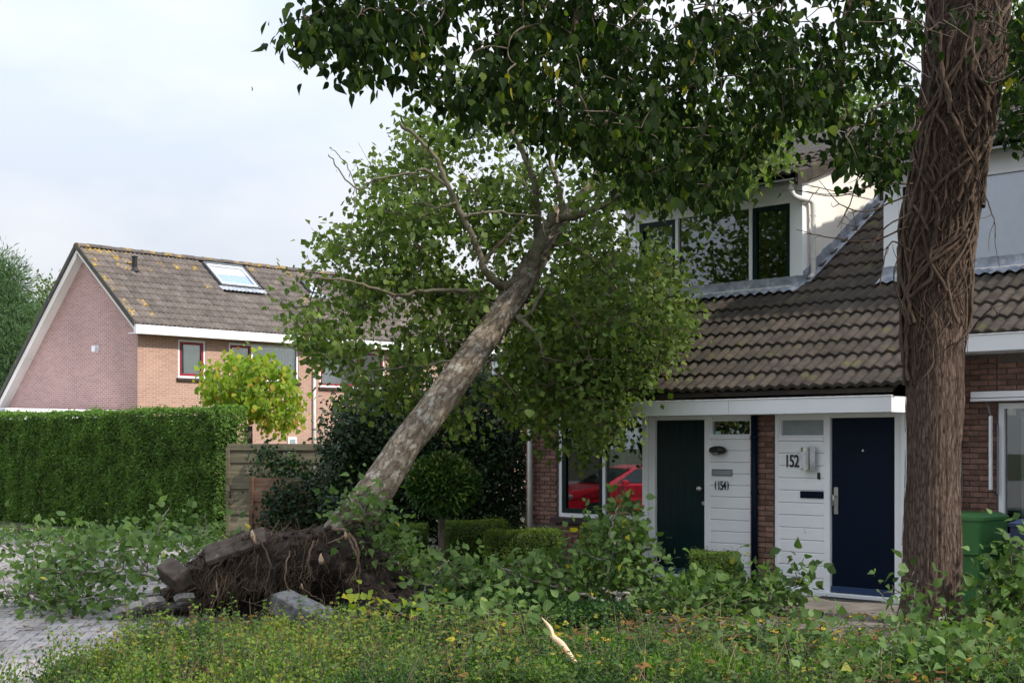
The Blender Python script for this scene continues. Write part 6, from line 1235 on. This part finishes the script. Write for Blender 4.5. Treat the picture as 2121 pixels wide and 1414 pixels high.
sw = thing('wood_splinter', 'pale freshly split wood splinter standing in the foreground grass', 'splinter', tuple(gpt(1185, 1375)), 0)
P = smooth_path([pt(1196, 1376, 10.65), pt(1165, 1335, 10.75), pt(1148, 1320, 10.8), pt(1140, 1300, 10.85), pt(1122, 1278, 10.9)], 22)
v_, f_, r_, u_ = tube_arrays([(P, np.interp(np.linspace(0, 1, 22), [0, .25, .5, .56, .8, 1], [.014, .028, .024, .014, .016, .002]))], 6); v_ = v_.reshape(22, 6, 3); v_ = P[:, None]+(v_-P[:, None])*np.array([1, .35, 1]); link('wood', mesh_np('wood', v_.reshape(-1, 3), [f_]), PALEW, sw, True)
v_, f_, r_, u_ = tube_arrays([(P[1:13]+np.array([-.010, -.002, -.014]), np.linspace(.012, .006, 12))], 6); link('bark_strip', mesh_np('bark_strip', v_, [f_]), pm('fresh_bark', (.30, .11, .05), (.2, .07, .03), scale=20), sw, True)

# ================================================================== GROUND COVER, GRASS, LITTER, GRAVEL
def bed_h(x, y):
    h = .03+.05*mnoise.noise((x*.8, y*.8, 5))+.02*mnoise.noise((x*4, y*4, 2)); d = (x-OX)*WX[0]+(y-OD)*WX[1]; a = (x-OX)*AX[0]+(y-OD)*AX[1]
    return h if d < -3.1 or a < -4.3 else .012
BED = [(-3.75, 7.5), (9, 7.5), (9, 14.2), (4.6, 14.0), (3.2, 14.2), (1.2, 14.9), (.2, 15.8), (-.9, 17.6), (-2.0, 17.8), (-2.6, 15.6), (-2.75, 14.6), (-3.0, 14.3), (-3.35, 12.6), (-3.62, 11.0)]
bed = grid_sheet('garden_bed', lambda x, y: inpoly(x, y, BED), -4, 9, 7.4, 18, 150, 130, lambda x, y: max(.012, bed_h(x, y)), SOIL); tag(bed, 'dark soil of the planted bed in the foreground', None)
def cover(name, label, cat, region, n, leaf, mat, hmin, hmax, freq, wide=1.0, up=.4, dens_noise=.0, tint=0.0, bias=0.0):
    P = np.zeros((0, 2)); region = np.asarray(region, float); lo, hi = region.min(0), region.max(0)
    while len(P) < n:
        q = rng.random((n*2, 2))*(hi-lo)+lo; q = q[inpoly(q[:, 0], q[:, 1], region)]
        if dens_noise: q = q[np.array([mnoise.noise((a*freq*1.3, b*freq*1.3, 9.1)) for a, b in q])+rng.random(len(q))*.5 > dens_noise]
        if name == 'groundcover': q = q[rng.random(len(q)) > np.interp(q[:, 0], [-1.0, .6, 3.0], [.0, .62, .72])]
        P = np.vstack([P, q])
    P = P[:n]; hn = np.array([mnoise.fractal((a*freq, b*freq, 1.3), 1, 2, 3) for a, b in P]); h = hmin+(hmax-hmin)*np.clip(.5+hn*.75, 0, 1); u = rng.random(n)**.55
    z = np.array([bed_h(a, b) for a, b in P])+h*u
    cl = np.array([mnoise.noise((a*2.3, b*2.3, 20.0)) for a, b in P])
    rn = np.clip(.40+.15*rng.normal(size=n)+.42*cl+bias+.15*(u-.5), 0, .985)
    o = foliage(name, np.column_stack([P, z]), norm(rvec(n)+np.array([0, 0, up])), norm(rvec(n)*1.0+np.array([.1, -.3, .7])), leaf*(.5+1.0*rng.random(n)), rn, mat, None, wide=wide); tag(o, label, cat, None, 'stuff'); return o
FG = [(-3.45, 8.2), (7.5, 8.2), (7.5, 12.2), (4.5, 12.6), (2.2, 12.8), (.6, 13.3), (-.4, 13.3), (-.9, 12.95), (-1.8, 12.85), (-2.6, 12.8), (-2.85, 12.7), (-3.05, 12.2), (-3.3, 11.0)]
cover('groundcover', 'thin low growth of small leaves over the soil of the bed', 'groundcover', FG, 24000, .026, L_COVER, .0, .10, 2.3, wide=1.3, dens_noise=.2, bias=-.16)
def clumps():
    """the low shrubs of the bed as cushions of small leaves on short stems"""
    P, D, U, S, rn, tw = [], [], [], [], [], []; made = 0; fg = np.array(FG)
    while made < 380:
        x, y = random.uniform(-3.8, 5.5), random.uniform(8.6, 13.6)
        if not inpoly(np.array([x]), np.array([y]), fg)[0]: continue
        keep = np.interp(x, [-1.0, .5, 2.0, 5], [1, .55, .25, .28])*(1.0 if mnoise.noise((x*1.1, y*1.6, 31)) > -.08 else .22)
        if random.random() > keep: continue
        if x > .2 and mnoise.noise((x*1.3, y*1.3, 77)) > .12: continue
        made += 1; left = x < -.6; r = random.uniform(.07, .30); h = random.uniform(.07, .40) if left else random.uniform(.05, .22); h *= np.interp(y, [11.8, 12.9], [1, .4])
        tone = (.58 if x < -1.2 else .42)+.30*mnoise.noise((x*1.1, y*1.1, 40))+random.gauss(0, .12)
        if y > 12.3: tone -= .2
        n = int(520*r/.2*(.6+.5*random.random())); d = rvec(n); d[:, 2] = np.abs(d[:, 2]); rr = (.35+.65*rng.random(n)**.5)*(1+.25*rng.normal(size=n)*.6)
        P.append(np.column_stack([x+d[:, 0]*r*rr, y+d[:, 1]*r*rr, bed_h(x, y)+d[:, 2]*h*rr+.02*rng.random(n)])); D.append(norm(d*.7+rvec(n)*.8+np.array([0, 0, .3]))); U.append(norm(d*.4+rvec(n)*.8+np.array([0, -.2, .6]))); S.append(.016+.018*rng.random(n)); rn.append(np.clip(tone+.13*rng.normal(size=n)+.22*(rr*d[:, 2]-.35), 0, .985))
        b = np.array([x, y, bed_h(x, y)])
        for _ in range(7): e = b+np.array([random.gauss(0, r*.6), random.gauss(0, r*.6), h*random.uniform(.7, 1.3)]); tw.append((smooth_path([b, (b+e)/2+rng.normal(size=3)*.02, e], 6), np.linspace(.003, .001, 6)))
    o = foliage('shrub_cushions', *map(np.concatenate, (P, D, U, S, rn)), L_COVER, None, wide=1.35); tag(o, 'low cushions of small-leaved yellow-green shrubs filling the foreground bed', 'groundcover', None, 'stuff'); tubes('stems', tw, 4, TWIG, o, kind='stuff')
clumps()
cover('garden_plants', 'low dark plants under the broken branches before the house', 'groundcover', [(-2.0, 13.6), (.7, 13.5), (1.2, 13.4), (1.0, 14.2), (.4, 15.0), (-.4, 16.4), (-1.6, 17.2), (-2.4, 16.5), (-1.2, 15.0), (-.9, 14.4)], 26000, .040, L_COVER, .05, .25, 1.2, wide=1.3, bias=-.2)
cover('ground_weeds', 'small weeds along the foot of the hedge and fence', 'groundcover', [(-12, 27.5), (-4.8, 24.2), (-1.5, 20.5), (-.8, 18.0), (-2.2, 18.2), (-3.4, 20.5), (-5.4, 23.4), (-12, 26)], 14000, .05, L_COVER, .05, .3, .8, wide=1.3, bias=-.05)
def sprigs():
    """upright shoots of the groundcover with paired leaves"""
    P, D, U, S, rn, tw = [], [], [], [], [], []
    for _ in range(1000):
        x = random.uniform(-3.6, 2.5) if random.random() < .75 else random.uniform(0, 6); y = random.uniform(9.6, 13.2); 
        if x < np.interp(y, [9.5, 11, 12.2, 13.3], [-3.35, -3.3, -3.05, -2.6]): continue
        h = random.uniform(.16, .42) if x < 0 else random.uniform(.10, .28); b = np.array([x, y, bed_h(x, y)+.02]); e = b+np.array([random.gauss(0, .07), random.gauss(0, .07), h]); m = smooth_path([b, (b+e)/2+rng.normal(size=3)*.02, e], 9); tw.append((m, np.linspace(.003, .0012, 9))); tone = random.gauss(.74 if x < 0 else .5, .16)
        for j in range(2, 9):
            for s in (-1, 1):
                a = random.uniform(0, 6.28); P.append(m[j]); D.append((math.cos(a), math.sin(a), .5)); U.append((random.gauss(0, .4), random.gauss(-.3, .4), 1)); S.append(random.uniform(.024, .048)); rn.append(min(1, max(0, tone+random.gauss(0, .1))))
    o = foliage('shrub_shoots', *map(np.array, (P, D, U, S, rn)), L_COVER, None, wide=1.3); tag(o, 'thin upright shoots with small leaves above the groundcover', 'shoots', None, 'stuff'); tubes('stems', tw, 4, TWIG, o, kind='stuff')
sprigs()
def grass():
    P, D, U, S = [], [], [], []
    for (cx_, cy_, r, n) in ((1235, 1352, .3, 800), (1390, 1372, .28, 900), (1330, 1405, .4, 600), (1500, 1402, .3, 500), (1180, 1402, .3, 400), (700, 1395, .6, 300), (1800, 1400, .5, 300)):
        c = gpt(cx_, cy_)
        q = rng.normal(size=(n, 2))*np.array([r*.6, r*.45])+c[:2]; P += [(a, b, bed_h(a, b)) for a, b in q]; D += list(rvec(n)*.5+np.array([0, 0, 1])); S += list(.07+.09*rng.random(n)); U += list(rvec(n))
    P, D, U, S = map(np.array, (P, D, U, S)); o = foliage('grass', P, D, U, S, rng.random(len(P)), L_GRASS, None, wide=.34); tag(o, 'tufts of fresh green grass in the foreground', 'grass', None, 'stuff')
grass()
def litter():
    n = 2600; P = np.stack([rng.uniform(-3.0, 5.5, n)**1.0+np.abs(rng.normal(size=n))*.6, rng.uniform(10.2, 14.3, n)], 1); z = np.array([bed_h(a, b) for a, b in P])+.02+.12*rng.random(n)**2
    o = foliage('leaf_litter', np.column_stack([P, z]), norm(rvec(n)*np.array([1, 1, .25])), norm(rvec(n)*.4+np.array([0, -.2, 1])), .05+.05*rng.random(n), np.clip(rng.random(n), 0, 1), L_LITTER, None, hi=True, wide=1.2); tag(o, 'brown and yellow fallen leaves scattered on the bed', 'leaves', None, 'stuff')
    n = 260; q = sample_poly([(-8.5, 10), (-3.6, 10), (-2.9, 14.2), (-3.6, 17), (-8.5, 19)], n); o = foliage('road_debris', np.column_stack([q, np.full(n, .042)]), norm(rvec(n)*np.array([1, 1, .1])), norm(rvec(n)*.3+np.array([0, 0, 1])), .025+.05*rng.random(n)**2, rng.random(n)*.55, L_LITTER, None, hi=True, wide=1.0); tag(o, 'scraps of bark and leaves strewn on the brick road', 'debris', None, 'stuff')
    tw = []
    for _ in range(45):
        a = np.array([random.uniform(-6, -3.3), random.uniform(10.8, 15), .045]); t = random.uniform(0, 3.1); L_ = random.uniform(.08, .35); b = a+np.array([math.cos(t)*L_, math.sin(t)*L_, .006]); tw.append((smooth_path([a, (a+b)/2+rng.normal(size=3)*np.array([.02, .02, 0]), b], 6), np.linspace(.004, .002, 6)))
    for _ in range(160):
        x, y = random.uniform(-3, 5.5), random.uniform(10.2, 14.2); a = np.array([x, y, bed_h(x, y)+random.uniform(.03, .2)]); t = random.uniform(0, 3.1); L_ = random.uniform(.1, .5); b = a+np.array([math.cos(t)*L_, math.sin(t)*L_, random.gauss(0, .08)]); b[2] = max(.03, b[2]); tw.append((smooth_path([a, (a+b)/2+rng.normal(size=3)*.03, b], 7), np.linspace(.004, .0018, 7)))
    o = tubes('dead_twigs', tw, 5, TWIG, None, world=False); tag(o, 'thin dead twigs scattered over road and bed', 'twigs', None, 'stuff')
    P = []
    for (a, b, r, n) in ((815, 1258, .22, 900), (975, 1195, .3, 900), (990, 1205, .25, 500)): c = gpt(a, b); P.append(rng.normal(size=(n, 2))*np.array([r, r*.6])+c[:2])
    P = np.concatenate(P); o = foliage('gravel', np.column_stack([P, np.array([bed_h(a, b)+.015+.03*rng.random() for a, b in P])]), rvec(len(P)), rvec(len(P)), .018+.016*rng.random(len(P)), rng.random(len(P)), GRAVEL, None, wide=2.0); tag(o, 'patch of white gravel between roots and branches', 'gravel', None, 'stuff')
litter()
def weeds():
    P, D, U, S, rn = [], [], [], [], []
    for _ in range(340):                                # leaf rosettes
        x, y = (random.uniform(.2, 5.2), random.uniform(9.9, 13.2)) if random.random() < .8 else (random.uniform(-3, .4), random.uniform(10, 13)); k = random.randint(4, 8); a0 = random.random()*6; h = random.uniform(.01, .12); tone = random.uniform(.15, .75); L_ = random.uniform(.04, .085)
        for i in range(k): a = a0+i*6.28/k+random.gauss(0, .25); P.append((x+random.gauss(0, .02), y+random.gauss(0, .02), bed_h(x, y)+h)); D.append((math.cos(a), math.sin(a), random.uniform(.1, .9))); U.append((random.gauss(0, .3), random.gauss(0, .3), 1)); S.append(L_*random.uniform(.7, 1.2)); rn.append(min(1, max(0, tone+random.gauss(0, .1))))
    o = foliage('weeds', *map(np.array, (P, D, U, S, rn)), L_BR, None, hi=True, wide=.95); tag(o, 'broad-leaved weeds between grass and soil in the right foreground', 'weeds', None, 'stuff')
weeds()
def stray_leaves():
    n = 240; x = rng.uniform(-3.2, 5.0, n); y = rng.uniform(10.0, 13.2, n); ok = x > np.interp(y, [9.5, 11, 12.2, 13.3], [-3.2, -3.15, -2.9, -2.4]); x, y = x[ok], y[ok]; n = len(x)
    z = np.array([bed_h(a, b) for a, b in zip(x, y)])+rng.uniform(.05, .26, n)*np.where(x < 0, 1, .6)
    o = foliage('torn_leaves', np.column_stack([x, y, z]), norm(rvec(n)*np.array([1, 1, .5])), norm(rvec(n)*.6+np.array([0, -.3, 1])), rng.uniform(.045, .095, n), np.clip(rng.normal(.6, .25, n), 0, 1), L_BR, None, hi=True, wide=1.4); tag(o, 'torn green leaves lying on the low shrubs', 'leaves', None, 'stuff')
    tw = []
    for _ in range(420):                                # dry upright stalks
        a, b = random.uniform(-3.2, 4.5), random.uniform(10, 13.0)
        if a < np.interp(b, [9.5, 11, 12.2, 13.3], [-3.2, -3.15, -2.9, -2.4]): continue
        p = np.array([a, b, bed_h(a, b)]); e = p+np.array([random.gauss(0, .10), random.gauss(0, .10), random.uniform(.12, .38)]); tw.append((smooth_path([p, (p+e)/2+rng.normal(size=3)*.02, e], 6), np.linspace(.0026, .0012, 6)))
    o = tubes('dry_stalks', tw, 4, pm('dry_stalk', (.30, .22, .13), (.18, .13, .08), attr=.4), None, world=False); tag(o, 'thin dry stalks standing among the low shrubs', 'stalks', None, 'stuff')
stray_leaves()

# ================================================================== BINS, CAR, SMALL THINGS
def wheelie(label, a0, b0, w, d, h, mat, rz_off=0.0):
    c = hw(a0, b0); t = thing('wheelie_bin', label, 'bin', (c[0], c[1], .02), HROT+rz_off, 'wheelie bins by the right window'); hb = h-.09
    def loft(m, rings):
        n = 12
        for z, x0, x1, y0, y1, e in rings: m.v += [(x0+e, y0, z), (x1-e, y0, z), (x1-e*.3, y0+e*.3, z), (x1, y0+e, z), (x1, y1-e, z), (x1-e*.3, y1-e*.3, z), (x1-e, y1, z), (x0+e, y1, z), (x0+e*.3, y1-e*.3, z), (x0, y1-e, z), (x0, y0+e, z), (x0+e*.3, y0+e*.3, z)]
        k = len(rings); m.f += [(i*n+j, i*n+(j+1) % n, (i+1)*n+(j+1) % n, (i+1)*n+j) for i in range(k-1) for j in range(n)]; m.f += [tuple(range(n)), tuple(range((k-1)*n, k*n))]; return m
    i = .045; loft(MB(), [(.03, i+.02, w-i-.02, i+.05, d-i, .04), (.30, i+.01, w-i-.01, i+.03, d-i, .04), (hb*.60, i-.012, w-i+.012, i+.01, d-i*.5, .045), (hb*.62, .022, w-.022, .018, d-.02, .05), (hb*.95, .008, w-.008, .004, d-.006, .05), (hb, .008, w-.008, .004, d-.006, .05)]).build('body', mat, t)
    loft(MB(), [(hb+.002, -.012, w+.012, -.016, d+.01, .055), (hb+.035, -.012, w+.012, -.016, d+.01, .055), (hb+.05, .02, w-.02, .02, d-.01, .06), (hb+.075, .06, w-.06, .07, d-.05, .06)]).build('lid', mat, t)
    MB().tube(smooth_path([(.1, d-.01, hb+.01), (.1, d+.06, hb+.03), (w/2, d+.075, hb+.035), (w-.1, d+.06, hb+.03), (w-.1, d-.01, hb+.01)], 24), .014, 8).build('handle', mat, t, smooth=True)
    for x in (.04, w-.09): 
        wh = MB().tube([(x, d-.02, .10), (x+.05, d-.02, .10)], .10, 20).build('wheel', RUBBER, t); MB().tube([(x-.004, d-.02, .10), (x+.054, d-.02, .10)], .05, 14).build('hub', GREYP, wh)
    MB().bbox(.10, .20, -.0, .012, hb*.60-.11, hb*.60-.075, .002).build('label_plate', PAPER, t); return t
wheelie('green wheelie bin with curved lid before the right brick wall', 1.16, .14, .58, .70, 1.04, BINGREEN); wheelie('dark blue wheelie bin at the right edge under the window', 2.06, .10, .58, .70, 1.0, BINBLUE)
def red_car():
    """stands on the road left of the view; the photograph shows it mirrored in the ground-floor window"""
    t = thing('parked_car', 'red hatchback car mirrored in the ground-floor window of 154', 'car', (-9.4, 18.6, 0), R(249)); hw_ = .86
    side = [(-1.95, .30), (-1.98, .62), (-1.80, .80), (-1.05, .92), (.10, .93), (1.25, .93), (1.72, .95), (1.86, .75), (1.86, .32)]; st = [(x, .80 if abs(x) < 1.6 else .66) for x, _ in side]
    def loft_side(poly, wfun, name, mat, parent, smooth=True):
        m = MB(); n = len(poly); ws = (-1, -.9, 0, .9, 1); V = []
        for s in ws: V += [(x*(1-.02*abs(s)**8), s*wfun(x, z), z*(1-.03*(abs(s) > .95))) for x, z in poly]
        Fc = [(r*n+i, r*n+(i+1) % n, (r+1)*n+(i+1) % n, (r+1)*n+i) for r in range(4) for i in range(n)]+[tuple(range(n)), tuple(range(4*n, 5*n))]; m.add(V, Fc); return m.build(name, mat, parent)
    loft_side(side, lambda x, z: hw_-(.14 if abs(x) > 1.7 else 0)-(.04 if z < .5 else 0), 'body', CARRED, t)
    cab = [(-1.0, .925), (-.30, 1.27), (.05, 1.33), (.75, 1.32), (1.30, 1.22), (1.62, .945)]; loft_side(cab, lambda x, z: .80-(z-.92)*.42, 'cabin', CARRED, t)
    carg = pm('car_glass', (.02, .025, .03), (.02, .022, .028), rough=.06, spec=.8)
    def quad(pts, name, mat): MB().add(pts, [(0, 1, 2, 3)]).build(name, mat, t)
    quad([(-.97, -.70, .955), (-.97, .70, .955), (-.36, .60, 1.262), (-.36, -.60, 1.262)], 'windscreen', carg); quad([(1.60, -.66, .98), (1.60, .66, .98), (1.33, .58, 1.21), (1.33, -.58, 1.21)], 'rear_window', carg)
    for s in (-1, 1):
        y = lambda z: s*(.806-(z-.92)*.42)
        quad([(-.78, y(.965), .965), (.22, y(.965), .965), (.22, y(1.27), 1.27), (-.25, y(1.26), 1.26)], 'side_window', carg); quad([(.29, y(.965), .965), (1.25, y(.965), .965), (1.10, y(1.23), 1.23), (.29, y(1.27), 1.27)], 'side_window', carg)
        MB().bbox(-.72, -.58, s*.95-.07, s*.95+.07, .93, 1.03, .02).build('mirror', CARRED, t); MB().bbox(-1.90, -1.72, s*.62-.14, s*.62+.14, .62, .74, .03).build('headlight', STEEL, t)
        for x in (-1.22, 1.20):
            wh = thing('wheel', None, None); wh.parent = t; wh.location = (x, s*.74, .29)
            MB().tube([(0, -.09, 0), (0, .09, 0)], .29, 24).build('tyre', RUBBER, wh); MB().tube([(0, -.095, 0), (0, .095, 0)], .19, 18).build('rim', STEEL, wh)
    MB().bbox(-2.0, -1.9, -.25, .25, .42, .52, .005).build('number_plate', PAPER, t); MB().bbox(-1.98, -1.93, -.5, .5, .55, .62, .01).build('grille', BLACKP, t)
red_car()
c = pt(522, 189, 20.0); fl = foliage('flying_leaf', c[None], np.array([[.05, 0, 1.0]]), np.array([[1.0, -.4, 0]]), np.array([.075]), np.array([.3]), L_FALL, None, hi=True, kind=None); tag(fl, 'single dark leaf blown high in the sky', 'leaf')
